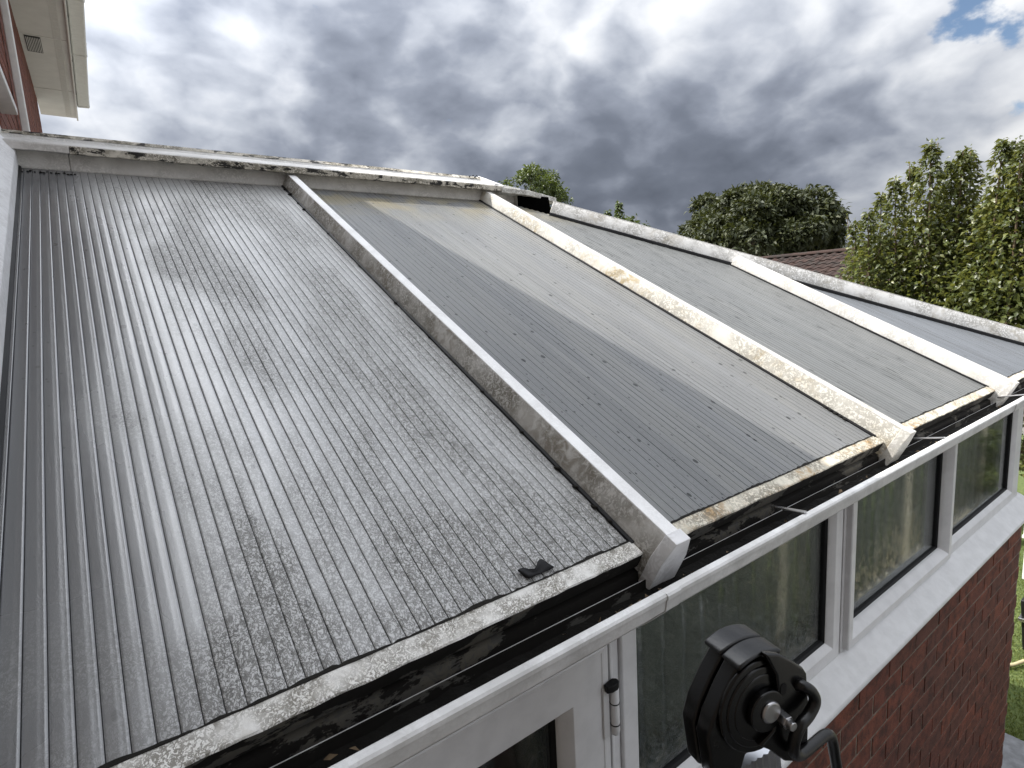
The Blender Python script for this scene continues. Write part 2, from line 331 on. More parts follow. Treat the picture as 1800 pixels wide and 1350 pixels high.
# ------------------------------------------------------------------ mesh helpers
def link(name, me, m=None, parent=None):
    o = bpy.data.objects.new(name, me); COL.objects.link(o)
    if parent is not None: o.parent = parent
    if m and not me.materials:
        for q in ([m] if isinstance(m, str) else m): me.materials.append(MATS[q])
    return o
class MB:
    def __init__(s): s.v = []; s.f = []; s.mi = []
    def add(s, vs, fs, mi=0):
        k = len(s.v); s.v += [tuple(x) for x in vs]; s.f += [tuple(i + k for i in f) for f in fs]; s.mi += [mi] * len(fs); return s
    def box(s, lo, hi, mi=0, mtx=None):
        x0, y0, z0 = lo; x1, y1, z1 = hi
        vs = [V(q) for q in ((x0, y0, z0), (x1, y0, z0), (x1, y1, z0), (x0, y1, z0), (x0, y0, z1), (x1, y0, z1), (x1, y1, z1), (x0, y1, z1))]
        if mtx: vs = [mtx @ q for q in vs]
        return s.add(vs, [(0, 3, 2, 1), (4, 5, 6, 7), (0, 1, 5, 4), (1, 2, 6, 5), (2, 3, 7, 6), (3, 0, 4, 7)], mi)
    def prism(s, prof, fn, a, b, mi=0, caps=True, seg=1):      # closed profile swept from a to b; fn(t, p, q) gives the point
        n = len(prof); vs = []; fs = []
        for k in range(seg + 1):
            t = a + (b - a) * k / seg; vs += [fn(t, *p) for p in prof]
        for k in range(seg):
            for i in range(n):
                j = (i + 1) % n; fs.append((k * n + i, k * n + j, (k + 1) * n + j, (k + 1) * n + i))
        if caps: fs += [tuple(range(n))[::-1], tuple(range(seg * n, seg * n + n))]
        return s.add(vs, fs, mi)
    def tube(s, pts, rad, n=10, mi=0):
        pts = [V(p) for p in pts]; rad = rad if isinstance(rad, (list, tuple)) else [rad] * len(pts)
        vs = []; fs = []; up = None
        for i, p in enumerate(pts):
            t = (pts[min(i + 1, len(pts) - 1)] - pts[max(i - 1, 0)]).normalized()
            if up is None: up = t.orthogonal().normalized()
            up = (up - t * up.dot(t)).normalized(); w = t.cross(up)
            vs += [p + (up * math.cos(2 * math.pi * k / n) + w * math.sin(2 * math.pi * k / n)) * rad[i] for k in range(n)]
        for i in range(len(pts) - 1):
            for k in range(n):
                j = (k + 1) % n; fs.append((i * n + k, i * n + j, (i + 1) * n + j, (i + 1) * n + k))
        fs += [tuple(range(n))[::-1], tuple(range(len(pts) * n - n, len(pts) * n))]
        return s.add(vs, fs, mi)
    def mesh(s, name):
        me = bpy.data.meshes.new(name); me.from_pydata(s.v, [], s.f)
        if any(s.mi): me.polygons.foreach_set('material_index', s.mi)
        return me
    def build(s, name, m, parent=None, smooth=False, bevel=0, seg=2):
        me = s.mesh(name); o = link(name, me, m, parent)
        import bmesh
        bm = bmesh.new(); bm.from_mesh(me); bmesh.ops.recalc_face_normals(bm, faces=bm.faces); bm.to_mesh(me); bm.free()
        if smooth:
            for q in me.polygons: q.use_smooth = True
        if bevel:
            md = o.modifiers.new('bevel', 'BEVEL'); md.width = bevel; md.segments = seg; md.limit_method = 'ANGLE'; md.angle_limit = math.radians(35)
            for q in me.polygons: q.use_smooth = True
            md.harden_normals = False
            e = o.modifiers.new('wn', 'WEIGHTED_NORMAL'); e.keep_sharp = True
        return o
def tag(o, label, cat, group=None):
    o['label'] = label; o['category'] = cat
    if group: o['group'] = group
    return o
def thing(name, label, cat, loc=(0, 0, 0), group=None):
    o = bpy.data.objects.new(name, None); COL.objects.link(o); o.location = loc; o.empty_display_size = .1
    return tag(o, label, cat, group)
def part(name, parent, loc=(0, 0, 0)):
    o = bpy.data.objects.new(name, None); COL.objects.link(o); o.parent = parent; o.location = loc; o.empty_display_size = .05; return o
def leaves(name, pts, axes, sizes, m, parent, wide=.5, fold=.25, droop=.25):   # one mesh of many folded, drooping leaves
    n = len(pts); ax = axes / np.linalg.norm(axes, axis=1, keepdims=True)
    rv = RNG.normal(size=(n, 3)); up = np.array([0, 0, 1.]) + rv * .55
    side = np.cross(ax, up); side /= np.linalg.norm(side, axis=1, keepdims=True) + 1e-9; nr = np.cross(side, ax)
    s = sizes[:, None]; w = wide * s * .5
    b = pts; mid = pts + ax * s * .5; tip = pts + ax * s - nr * s * droop
    L = mid + side * w + nr * w * fold; R = mid - side * w + nr * w * fold
    vs = np.stack([b, L, mid, R, tip], 1).reshape(-1, 3)
    base = np.arange(n)[:, None] * 5
    fs = np.concatenate([base + np.array([[0, 2, 1]]), base + np.array([[0, 3, 2]]), base + np.array([[1, 2, 4]]), base + np.array([[2, 3, 4]])])
    me = bpy.data.meshes.new(name); me.vertices.add(len(vs)); me.vertices.foreach_set('co', vs.astype(np.float32).ravel())
    me.loops.add(len(fs) * 3); me.loops.foreach_set('vertex_index', fs.astype(np.int32).ravel())
    me.polygons.add(len(fs)); me.polygons.foreach_set('loop_start', np.arange(len(fs), dtype=np.int32) * 3); me.polygons.foreach_set('loop_total', np.full(len(fs), 3, np.int32))
    me.update(calc_edges=True); return link(name, me, m, parent)

# ------------------------------------------------------------------ ground
GZ = -2.65
mb = MB(); mb.add([(-400, -400, GZ - .012), (900, -400, GZ - .012), (900, 900, GZ - .012), (-400, 900, GZ - .012)], [(0, 1, 2, 3)])
o = mb.build('ground', 'ground'); o['kind'] = 'structure'
pe = onZ(1772, 1292, GZ).x                                  # where the paving stops and the lawn begins
mb = MB(); mb.box((pe + .004, -3.0, GZ - .06), (pe + 9.5, 6.0, GZ - .004)); o = mb.build('lawn', 'turf'); o['kind'] = 'structure'
patio = MB().box((-.6, -3.0, GZ - .06), (pe, -.02, GZ - .012)).box((3.84, -.02, GZ - .06), (pe, 3.2, GZ - .0122)).build('patio', 'slab_joint'); patio['kind'] = 'structure'
slab = MB().box((0, 0, 0), (.592, .592, .030)).build('slab', 'slab', patio, bevel=.004); slab0 = slab
first = True
for i in range(-1, 9):
    for j in range(-5, 4):
        x = pe - .6 * (i + 2) + .004; y = -.02 + .6 * j + .004
        if x < -.6: continue
        if j >= 0 and x < 3.85: continue
        if first: o = slab0; first = False
        else: o = bpy.data.objects.new('slab', slab0.data); COL.objects.link(o); o.parent = patio; md = o.modifiers.new('bevel', 'BEVEL'); md.width = .004; md.segments = 2
        o.location = (x, y, GZ - .018 + random.uniform(-.002, .002))
# grass of the lawn near the wall corner
n = 60000; px = pe + RNG.random(n) ** 1.4 * 5.5; py = -.5 + RNG.random(n) * 2.6
pts = np.stack([px, py, np.full(n, GZ - .006)], 1); ax = np.stack([RNG.normal(0, .38, n), RNG.normal(0, .38, n), np.ones(n)], 1)
o = leaves('lawn_grass', pts, ax, RNG.uniform(.022, .042, n), 'grass_blade', None, wide=.16, droop=.3); o['kind'] = 'stuff'; tag(o, 'short bright green grass of the lawn beyond the brick corner', 'grass')

# ------------------------------------------------------------------ conservatory
W, H = 2.0, 1.0099; L = math.hypot(W, H); SV = V((0, W / L, H / L)); NV = V((0, -H / L, W / L))
def RP(x, s, n): return V((x, 0, 0)) + SV * s + NV * n
HX0, HX1 = 2.201, 4.388                                     # hip: from the ridge end down to the corner of the eaves
def hip_s(x): return L if x <= HX0 else L * (HX1 - x) / (HX1 - HX0)
cons = thing('conservatory', 'white framed lean-to conservatory with grey ribbed roof sheets and low brick wall', 'conservatory', (0, 0, 0))
PITCH = .0223
def sheet(x0, x1, m, seed):
    rnd = random.Random(seed); v = []; f = []; mi = []
    k0 = math.floor(x0 / PITCH); nseg = 14
    k = k0
    while k * PITCH < x1:
        a = max(k * PITCH, x0); b_ = min((k + 1) * PITCH, x1)
        if b_ - a < .004: k += 1; continue
        tilt = rnd.gauss(0, .00008); crown = .00012 + rnd.random() * .00016
        gw = .0005
        xs = [a + .0001, a + gw] + [a + gw + (b_ - gw - a - gw) * t for t in (.12, .3, .5, .62, .66, .84)] + [b_ - gw, b_ - .0001]
        off = len(v); zs = []
        for i, x in enumerate(xs):
            t = (x - a) / (b_ - a)
            z = crown * (1 - (2 * t - 1) ** 2) + tilt * (2 * t - 1) * 2
            if t > .63: z -= .00012
            if i in (0, len(xs) - 1): z -= .0014
            zs.append(z)
        smx = hip_s((a + b_) / 2) - (0.0 if b_ < HX0 else .03)
        wav = [rnd.gauss(0, .00016) for _ in range(nseg + 1)]
        for q in range(nseg + 1):
            s = .0 + (smx + .02) * q / nseg
            for x, z in zip(xs, zs): v.append(RP(x, s, z + wav[q]))
        nn = len(xs)
        for q in range(nseg):
            for i in range(nn - 1):
                f.append((off + q * nn + i, off + q * nn + i + 1, off + (q + 1) * nn + i + 1, off + (q + 1) * nn + i)); mi.append(1 if i in (0, nn - 2) else 0)
        k += 1
    base = len(v); xm = [x0 + (x1 - x0) * t / 12 for t in range(13)]     # the lower skin of the sheet
    for x in xm: v += [RP(x, .0, -.004), RP(x, hip_s(x), -.004), RP(x, 0, -.027), RP(x, hip_s(x), -.027)]
    for i in range(12):
        p = base + i * 4; f += [(p, p + 4, p + 5, p + 1), (p + 2, p + 3, p + 7, p + 6), (p, p + 2, p + 6, p + 4)]; mi += [1, 0, 1]
    me = bpy.data.meshes.new('roof_sheet'); me.from_pydata(v, [], f); me.polygons.foreach_set('material_index', mi)
    sm = [i != 1 for i in mi]; me.polygons.foreach_set('use_smooth', sm)
    return link('roof_sheet', me, [m, 'groove' if seed == 1 else 'groove_far'], cons)
XB = {'r1': 1.018, 'r2': 2.058, 'j': 3.131}
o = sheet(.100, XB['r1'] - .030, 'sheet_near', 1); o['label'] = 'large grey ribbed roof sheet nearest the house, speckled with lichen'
o = sheet(XB['r1'] + .030, XB['r2'] - .030, 'sheet_mid', 2); o['label'] = 'half shaded ribbed roof sheet with small black spots'
o = sheet(XB['r2'] + .030, XB['j'] - .030, 'sheet_far', 3); o['label'] = 'sunlit grey roof sheet with dark streaks'
o = sheet(XB['j'] + .030, HX1 - .05, 'sheet_end', 4); o['label'] = 'triangular bluish grey roof sheet beside the hip'

def bar(cx, mside, mtop, s0=-.052, s1=None, fn=None):
    s1 = (L - .006) if s1 is None else s1
    e = part('glazing_bar', cons)
    f = fn or (lambda t, p, q: RP(cx + p, t, q))
    side = [(-.036, -.09), (-.034, .010), (-.0165, .0535), (.0165, .0535), (.034, .010), (.036, -.09)]
    MB().prism(side, f, s0, s1, seg=24).build('bar_body', mside, e, bevel=.003)
    MB().prism([(-.0168, .0525), (-.0158, .0556), (.0158, .0556), (.0168, .0525)], f, s0 + .002, s1 - .002, seg=24).build('top_cap', mtop, e, bevel=.001)
    for sg in (-1, 1):
        g_ = MB(); pr = [(sg * .033, -.004), (sg * .0415, -.004), (sg * .0405, .0045), (sg * .033, .0075)]
        g_.prism(pr, f, s0 + .05, s1, seg=40); g_.v = [tuple(V(q) + V((random.uniform(-.0008, .0008), 0, random.uniform(-.0006, .0006)))) for q in g_.v]
        g_.build('gasket', 'rubber', e)
    return e, f
def end_cap(e, f, s0, m='pvc'):
    mb = MB(); pr = [(-.0375, -.092), (-.036, .010), (-.0195, .058), (.0195, .058), (.036, .010), (.0375, -.092)]
    mb.prism([(p, q) for p, q in pr], f, s0 - .016, s0 + .010); o = mb.build('end_cap', m, e, bevel=.0015); return o
e1, f1 = bar(XB['r1'], 'bar_near', 'bar_top'); end_cap(e1, f1, -.052, 'bar_wall'); e1['label'] = 'shaded glazing bar streaked with brown lichen'
e2, f2 = bar(XB['r2'], 'bar_mid', 'bar_far'); end_cap(e2, f2, -.052, 'bar_far'); e2['label'] = 'sunlit glazing bar covered in yellow lichen'
e3, f3 = bar(XB['j'], 'bar_far', 'bar_far', s1=hip_s(XB['j']) - .005); end_cap(e3, f3, -.052, 'bar_far'); e3['label'] = 'clean white jack bar that meets the hip'
hd = (V((HX0, W, H)) - V((HX1, 0, 0))); HL = hd.length; hd.normalize(); hn = V((0, 0, 1)); hn = (hn - hd * hn.dot(hd)).normalized(); hw = hd.cross(hn)
fh = lambda t, p, q: V((HX1, 0, 0)) + V((.020, .012, 0)) + hd * t + hw * (p * (1.3 - 9 * max(0, q))) + hn * (q * 1.45 - .004)
e4, _ = bar(0, 'bar_hip', 'bar_far', s0=-.06, s1=HL - .262, fn=fh); e4['label'] = 'hip bar running down to the far corner of the roof'
end_cap(e4, fh, -.06, 'bar_far')
# bar against the house wall, with a stepped lower end
e0 = part('wall_bar', cons)
wb = lambda t, p, q: RP(p, t, q)
MB().prism([(.040, -.05), (.040, .105), (.060, .105), (.0985, .060), (.0985, -.05)], wb, .62, L + .02, seg=20).build('bar_body', 'bar_wall', e0, bevel=.003)
MB().prism([(.040, -.05), (.040, .100), (.058, .100), (.0935, .056), (.0935, -.05)], wb, .0, .62, seg=6).build('lower_cover', 'bar_wall', e0, bevel=.003)
MB().prism([(.096, -.004), (.106, -.004), (.1055, .005), (.096, .010)], wb, .0, L, seg=20).build('gasket', 'rubber', e0)

# hip end of the roof behind the bar, seen only from other positions
mb = MB(); EW = 2 * 2.1
mb.add([(HX1, 0, -.004), (HX1, EW, -.004), (HX0 + .04, 2.1, H - .01)], [(0, 1, 2)]); mb.add([(HX1, 0, -.03), (HX1, EW, -.03), (HX0 + .04, 2.1, H - .036)], [(0, 2, 1)])
mb.build('end_sheet', 'sheet_end', cons)
mb = MB(); mb.add([(.1, EW, -.004), (HX1, EW, -.004), (HX0 + .04, 2.2, H), (.1, 2.2, H)], [(0, 1, 2, 3)]); mb.add([(.1, EW, -.03), (HX1, EW, -.03), (HX0 + .04, 2.2, H - .03), (.1, 2.2, H - .03)], [(0, 3, 2, 1)])
mb.build('rear_sheet', 'sheet_end', cons)

# ridge: fascia board, lip and crested capping
rg = part('ridge', cons)
fx = lambda t, p, q: V((t, p, q))
MB().prism([(2.000, .985), (1.985, 1.0085), (1.992, 1.066), (2.20, 1.066), (2.20, .985)], fx, .042, .242).prism([(2.000, .985), (1.985, 1.0085), (1.992, 1.066), (2.20, 1.066), (2.20, .985)], fx, .2435, 2.262).build('fascia', 'ridge_face', rg, bevel=.002)
def lipline(x0, x1, n, jag, seed):
    rnd = random.Random(seed); mb = MB(); pts = [(x0 + (x1 - x0) * i / n) for i in range(n + 1)]
    k = []
    for x in pts:
        j = rnd.uniform(0, jag); k.append([(x, 1.940, 1.0805), (x, 1.9365, 1.0775), (x, 1.9375, 1.0565 - j), (x, 1.945, 1.0555 - j), (x, 1.990, 1.064), (x, 1.990, 1.080)])
    vs = [q for r_ in k for q in r_]; fs = []
    for i in range(n):
        for a in range(6):
            b_ = (a + 1) % 6; fs.append((i * 6 + a, i * 6 + b_, i * 6 + 6 + b_, i * 6 + 6 + a))
    fs += [tuple(range(6)), tuple(range(n * 6, n * 6 + 6))[::-1]]
    return mb.add(vs, fs)
lipline(.042, .247, 16, .001, 1).build('cover_lip', 'ridge_face', rg)
lipline(.249, 2.15, 150, .004, 2).build('cover_lip', 'ridge_lip', rg)
MB().prism([(1.939, 1.0815), (1.945, 1.086), (2.075, 1.128), (2.085, 1.142), (2.105, 1.155), (2.125, 1.142), (2.135, 1.128), (2.265, 1.086), (2.265, 1.070), (1.945, 1.070)], fx, .045, 2.16, seg=30).build('cover_top', 'ridge_top', rg, bevel=.002)
MB().prism([(2.083, 1.1415), (2.103, 1.1585), (2.107, 1.1585), (2.127, 1.1415)], fx, .06, 2.14, seg=8).build('crest', 'ridge_lip', rg)
MB().box((.0405, 1.93, 1.045), (.062, 2.28, 1.165)).build('wall_end_stop', 'ridge_face', rg, bevel=.004)
# hipped end of the capping: overlapping plates and a solid block painted black as the shade of the open end
en = part('ridge_end', cons)
mb = MB(); mb.add([(2.10, 1.942, 1.093), (2.31, 1.985, 1.087), (2.37, 2.105, 1.107), (2.10, 2.105, 1.166), (2.10, 1.942, 1.077), (2.31, 1.985, 1.071), (2.37, 2.105, 1.075), (2.10, 2.105, 1.075)],
    [(0, 1, 2, 3), (4, 7, 6, 5), (0, 4, 5, 1), (1, 5, 6, 2), (2, 6, 7, 3), (3, 7, 4, 0)]); mb.build('upper_plate', 'ridge_top', en, bevel=.003)
mb = MB(); top = [(2.14, 1.935), (2.30, 1.90), (2.60, 2.005), (2.62, 2.15), (2.5, 2.25), (2.14, 2.25)]
zt = [1.073, 1.062, 1.058, 1.058, 1.060, 1.073]
mb.add([(x, y, z) for (x, y), z in zip(top, zt)] + [(x, y, z - .028) for (x, y), z in zip(top, zt)], [(0, 1, 2, 3, 4, 5), (11, 10, 9, 8, 7, 6)] + [(i, i + 6, (i + 1) % 6 + 6, (i + 1) % 6) for i in range(6)])
mb.build('lower_plate', 'trim_near', en, bevel=.003)
MB().prism([(1.925, .93), (1.945, 1.044), (2.18, 1.044), (2.18, .93)], fx, 2.270, 2.485).build('opening_shade', 'shade_black', en)
MB().box((2.263, 1.965, .960), (2.268, 2.10, 1.048)).build('closing_plate', 'ridge_face', en)

# eaves: closing trim of each sheet, dirty beam behind the gutter, gutter and its straps
ev = part('eaves', cons)
def trim(x0, x1, m, seed):
    rnd = random.Random(seed); mb = MB(); n = max(6, int((x1 - x0) / .02)); sec = []
    for i in range(n + 1):
        x = x0 + (x1 - x0) * i / n; w = rnd.uniform(-.0008, .0008)
        sec.append([RP(x, .004, .0030 + w), RP(x, .0045, -.030), RP(x, -.026, -.034), RP(x, -.0285, -.030), RP(x, -.0285 + w, .0005), RP(x, -.0265, .0028 + w)])
    k = 6; vs = [q for r_ in sec for q in r_]; fs = [tuple(range(k)), tuple(range(n * k, n * k + k))[::-1]]
    for i in range(n):
        for a in range(k):
            b_ = (a + 1) % k; fs.append((i * k + a, i * k + b_, i * k + k + b_, i * k + k + a))
    mi = [0, 0] + [(0 if a in (4, 5) else 1) for i in range(n) for a in range(k)]
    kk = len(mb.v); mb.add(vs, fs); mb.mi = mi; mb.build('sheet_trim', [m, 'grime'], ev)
    d = MB(); n2 = int((x1 - x0) / .008); vs = []; fs = []                 # uneven dirt line along the end of the sheet
    for i in range(n2 + 1):
        x = x0 + (x1 - x0) * i / n2; a = .0058 + rnd.random() * .0030 + .003 * math.sin(i * .11) ** 8
        vs += [RP(x, .003, .0042), RP(x, a, .0018), RP(x, a + .001, -.004), RP(x, .003, -.004)]
        if i:
            for q in range(4): fs.append((i * 4 - 4 + q, i * 4 - 4 + (q + 1) % 4, i * 4 + (q + 1) % 4, i * 4 + q))
    d.add(vs, fs).build('dirt_line', 'moss_black', ev)
for (a, b_, m, s_) in [(.08, XB['r1'] - .036, 'trim_near', 1), (XB['r1'] + .037, XB['r2'] - .036, 'trim_far', 2), (XB['r2'] + .037, XB['j'] - .036, 'trim_far', 3), (XB['j'] + .037, HX1 - .01, 'trim_far', 4)]: trim(a, b_, m, s_)
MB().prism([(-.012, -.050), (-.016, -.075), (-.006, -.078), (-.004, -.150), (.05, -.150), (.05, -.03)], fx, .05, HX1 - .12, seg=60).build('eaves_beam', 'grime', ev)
go = part('gutter', cons)
prof = [(-.026, -.098), (-.026, -.060), (-.030, -.060), (-.030, -.088), (-.040, -.0945), (-.068, -.0925), (-.085, -.081), (-.101, -.065), (-.114, -.051), (-.1235, -.041), (-.1235, -.0215), (-.122, -.0145), (-.126, -.012), (-.1365, -.0125), (-.1395, -.0155), (-.1395, -.0215), (-.1375, -.0230), (-.1345, -.0420), (-.1325, -.0440), (-.120, -.0550), (-.106, -.0700), (-.089, -.0865), (-.070, -.098), (-.038, -.100)]
MB().prism(prof, fx, .045, HX1 + .14, seg=8).build('trough', 'pvc_gutter', go)
mb = MB(); n = 160; vs = []; fs = []; rnd = random.Random(4)
for i in range(n + 1):
    x = .05 + (HX1 + .05) * i / n
    for y, z in ((-.0325, -.074), (-.055, -.080), (-.074, -.079), (-.092, -.066)): vs.append((x, y, z + rnd.uniform(-.004, .004)))
for i in range(n):
    for a in range(3): fs.append((i * 4 + a, i * 4 + a + 1, i * 4 + 5 + a, i * 4 + 4 + a))
o = mb.add(vs, fs).build('gutter_sludge', 'sludge', go); o['kind'] = 'stuff'
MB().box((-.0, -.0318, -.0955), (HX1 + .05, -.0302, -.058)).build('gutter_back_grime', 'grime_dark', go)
for x in (1.36, 2.17, 3.05, 3.9):
    mb = MB(); f = lambda t, p, q: V((x + .055 * (t + .125) / .1 + p * .6, t, -.0115 - .030 * (t + .125) / .1 + q))
    mb.prism([(-.010, 0), (.010, 0), (.010, .002), (.007, .0045), (-.007, .0045), (-.010, .002)], f, -.128, -.028); mb.build('gutter_strap', 'steel', go, bevel=.0006)
mb = MB(); mb.box((.76, 0, 0), (.761, .001, .001))
for x in (.905, 2.86):
    MB().prism([(p * 1.012 - .0004, q * 1.012 + .0003) for p, q in prof[9:]] + [(-.028, -.1015), (-.028, -.094), (-.066, -.094), (-.101, -.064)], fx, x, x + .032).build('gutter_union', 'pvc_gutter', go)
k = 90; pts = np.stack([.3 + RNG.random(k) * 4, RNG.uniform(-.085, -.045, k), np.full(k, -.068)], 1)
o = leaves('leaf_litter', pts, np.stack([RNG.normal(0, 1, k), RNG.normal(0, .5, k), RNG.normal(.0, .12, k)], 1), RNG.uniform(.010, .022, k), 'dead_leaf', go, wide=.4); o['kind'] = 'stuff'
# brackets of grime clumps along the gasket of the near bar
rnd = random.Random(11); mb = MB()
def clump(c, r):
    import bmesh
    bm = bmesh.new(); bmesh.ops.create_icosphere(bm, subdivisions=1, radius=1)
    vs = [V(c) + V((q.co.x * r * rnd.uniform(.7, 1.2), q.co.y * r * 1.8 * rnd.uniform(.7, 1.2), q.co.z * r * .55 * rnd.uniform(.6, 1.2))) for q in bm.verts]
    mb.add(vs, [[q.index for q in f.verts] for f in bm.faces]); bm.free()
for s_, r in [(2.17, .008), (2.10, .010), (1.98, .005), (1.90, .007), (1.62, .005), (1.31, .004), (1.02, .006), (.80, .004), (.52, .005), (.35, .005), (.22, .007), (.16, .006), (.10, .006), (.06, .005)]:
    clump(RP(XB['r1'] - .041 + rnd.uniform(-.002, .001), s_, .003), r)
for i in range(14): clump(RP(.11 + i * .011 + rnd.uniform(-.003, .003), L - .055 + rnd.uniform(-.012, .012), .001), rnd.uniform(.003, .006))
for i in range(5): clump(RP(XB['r2'] - .042, .09 + i * .016, .003), rnd.uniform(.004, .007))
for i in range(7): clump(V((2.06 + rnd.uniform(-.05, .05), 2.09 + rnd.uniform(-.03, .03), 1.155)), rnd.uniform(.003, .007))
o = mb.build('moss', 'moss_black', smooth=True); o['kind'] = 'stuff'; tag(o, 'black moss crumbs caught along the roof gaskets', 'moss')

# curled scrap of rubber lying on the near sheet
mb = MB(); vs = []; fs = []; nx = 8
for i in range(nx + 1):
    t = i / nx; x = .752 + .052 * t
    w = .016 + .006 * math.sin(t * 9) + (.004 if i in (0, nx) else 0)
    for j in range(4):
        s_ = .014 + w * j / 3; z = .0035 + .006 * abs(j / 3 - .4) + .002 * math.sin(t * 7 + j)
        vs.append(RP(x - .003 * j, s_, z)); 
    for j in range(4):
        s_ = .014 + w * j / 3; vs.append(RP(x - .003 * j, s_, .001 + .006 * abs(j / 3 - .4)))
for i in range(nx):
    for j in range(3):
        a = i * 8 + j; fs += [(a, a + 1, a + 9, a + 8), (a + 4, a + 12, a + 13, a + 5)]
    fs += [(i * 8, i * 8 + 8, i * 8 + 12, i * 8 + 4), (i * 8 + 3, i * 8 + 7, i * 8 + 15, i * 8 + 11)]
fs += [(0, 4, 5, 1), (1, 5, 6, 2), (2, 6, 7, 3), (64, 65, 69, 68), (65, 66, 70, 69), (66, 67, 71, 70)]
tag(mb.add(vs, fs).build('rubber_scrap', 'rubber', smooth=True), 'small curled scrap of black rubber on the lower edge of the near roof sheet', 'scrap')

# ---------------- front wall: bricks, sill, windows, door
BY = -.020; ZS = -.690; WX1 = 3.762
def brick_proto(name, ln, m, d=.03):
    c = .0014; mb = MB()
    pts = lambda y, i: [(i, y, i), (ln - i, y, i), (ln - i, y, .065 - i), (i, y, .065 - i)]
    mb.add(pts(0, c) + pts(c, 0) + pts(d, 0), [(0, 1, 2, 3), (0, 4, 5, 1), (1, 5, 6, 2), (2, 6, 7, 3), (3, 7, 4, 0), (4, 8, 9, 5), (5, 9, 10, 6), (6, 10, 11, 7), (7, 11, 8, 4)])
    me = mb.mesh(name); me.materials.append(MATS[m]); return me
def course_wall(parent, m, fn, length, z1, rows, vis, rotz=0, limit=300, start=0.0, ujit=.0):
    full = brick_proto('brick', .215, m); half = brick_proto('brick', .1025, m)
    rest = MB(); cnt = 0
    for r_ in range(rows):
        u = start - (.1125 if r_ % 2 else 0); z = z1 - .075 * (r_ + 1) + .010
        while u < length - .02:
            a = max(u, start); b_ = min(u + .215, length)
            if b_ - a > .05:
                me = full if b_ - a > .2 else half
                sc = (b_ - a) / (.215 if me is full else .1025)
                p = fn(a, z); jit = random.uniform(-.001, .001)
                if vis(fn((a + b_) / 2, z + .03)) and cnt < limit:
                    o = bpy.data.objects.new('brick', me); COL.objects.link(o); o.parent = parent; o.rotation_euler[2] = rotz
                    o.location = p; o.scale = (sc, 1, 1); o.delta_location = (0, jit, 0) if rotz == 0 else (jit, 0, 0); cnt += 1
                else:
                    R_ = Matrix.Rotation(rotz, 4, 'Z'); T = Matrix.Translation(p) @ R_ @ Matrix.Diagonal((sc, 1, 1, 1))
                    rest.add([T @ V(q.co) for q in me.vertices], [tuple(f.vertices) for f in me.polygons])
            u += .225
    if rest.v:
        o = rest.build('brick_field', m, parent); o['kind'] = 'stuff'
    return cnt
bw = part('front_wall', cons)
MB().box((.93, BY + .0028, GZ - .02), (WX1 - .004, .25, ZS - .004)).build('mortar', 'mortar', bw)
course_wall(bw, 'brick', lambda u, z: V((u, BY, z)), WX1, ZS, 26, lambda p: inframe(p, 15) and p.x > 1.5, start=.932)
ew = part('corner_wall', cons)                              # splayed return of the wall, round the corner
q0 = V((WX1, BY + .008, 0)); q1 = V((4.25, BY + .008 + .488, 0))
mb = MB(); mb.add([q0 + V((0, 0, GZ)), q1 + V((0, 0, GZ)), q1 + V((0, 0, ZS)), q0 + V((0, 0, ZS)), q0 + V((-.2, .2, GZ)), q1 + V((-.2, .2, GZ)), q1 + V((-.2, .2, ZS)), q0 + V((-.2, .2, ZS))],
    [(0, 1, 2, 3), (5, 4, 7, 6), (3, 2, 6, 7), (1, 5, 6, 2), (4, 0, 3, 7)]); mb.build('mortar', 'mortar', ew)
course_wall(ew, 'brick', lambda u, z: V((WX1 + .004 + u * .7071, BY + .004 + u * .7071, z)), .67, ZS, 26, lambda p: False, rotz=math.radians(45))
MB().box((4.10, .46, GZ), (4.25, EW - .1, -.66)).build('end_wall', 'mortar', ew)
for y_ in (.47, 1.3, 2.1, 2.9, 3.7, EW - .17): MB().box((4.12, y_, -.66), (4.20, y_ + .07, -.06)).build('end_post', 'pvc_frame', ew)
MB().box((4.16, .54, -.66), (4.164, EW - .17, -.08)).build('end_pane', 'glass_plain', ew)
# sill: sloping board with a rounded nose, turning the corner
mb = MB(); sp = [(.06, -.612), (.002, -.614), (-.056, -.659), (-.065, -.664), (-.068, -.672), (-.066, -.682), (-.058, -.684), (-.03, -.684), (.06, -.684)]
mb.prism(sp, lambda t, p, q: V((t - (p * .414 if t > 3 else 0), p, q)), .945, WX1, seg=1)
o = mb.build('sill', 'pvc_sill', cons, bevel=.002)
mb = MB(); dd = V((.7071, .7071, 0)); nn = V((.7071, -.7071, 0))
mb.prism(sp, lambda t, p, q: V((WX1, 0, q)) + dd * (t + (p * .414 if t < .3 else 0)) + nn * (-p), .0, .7); mb.build('corner_sill', 'pvc_sill', cons, bevel=.002)

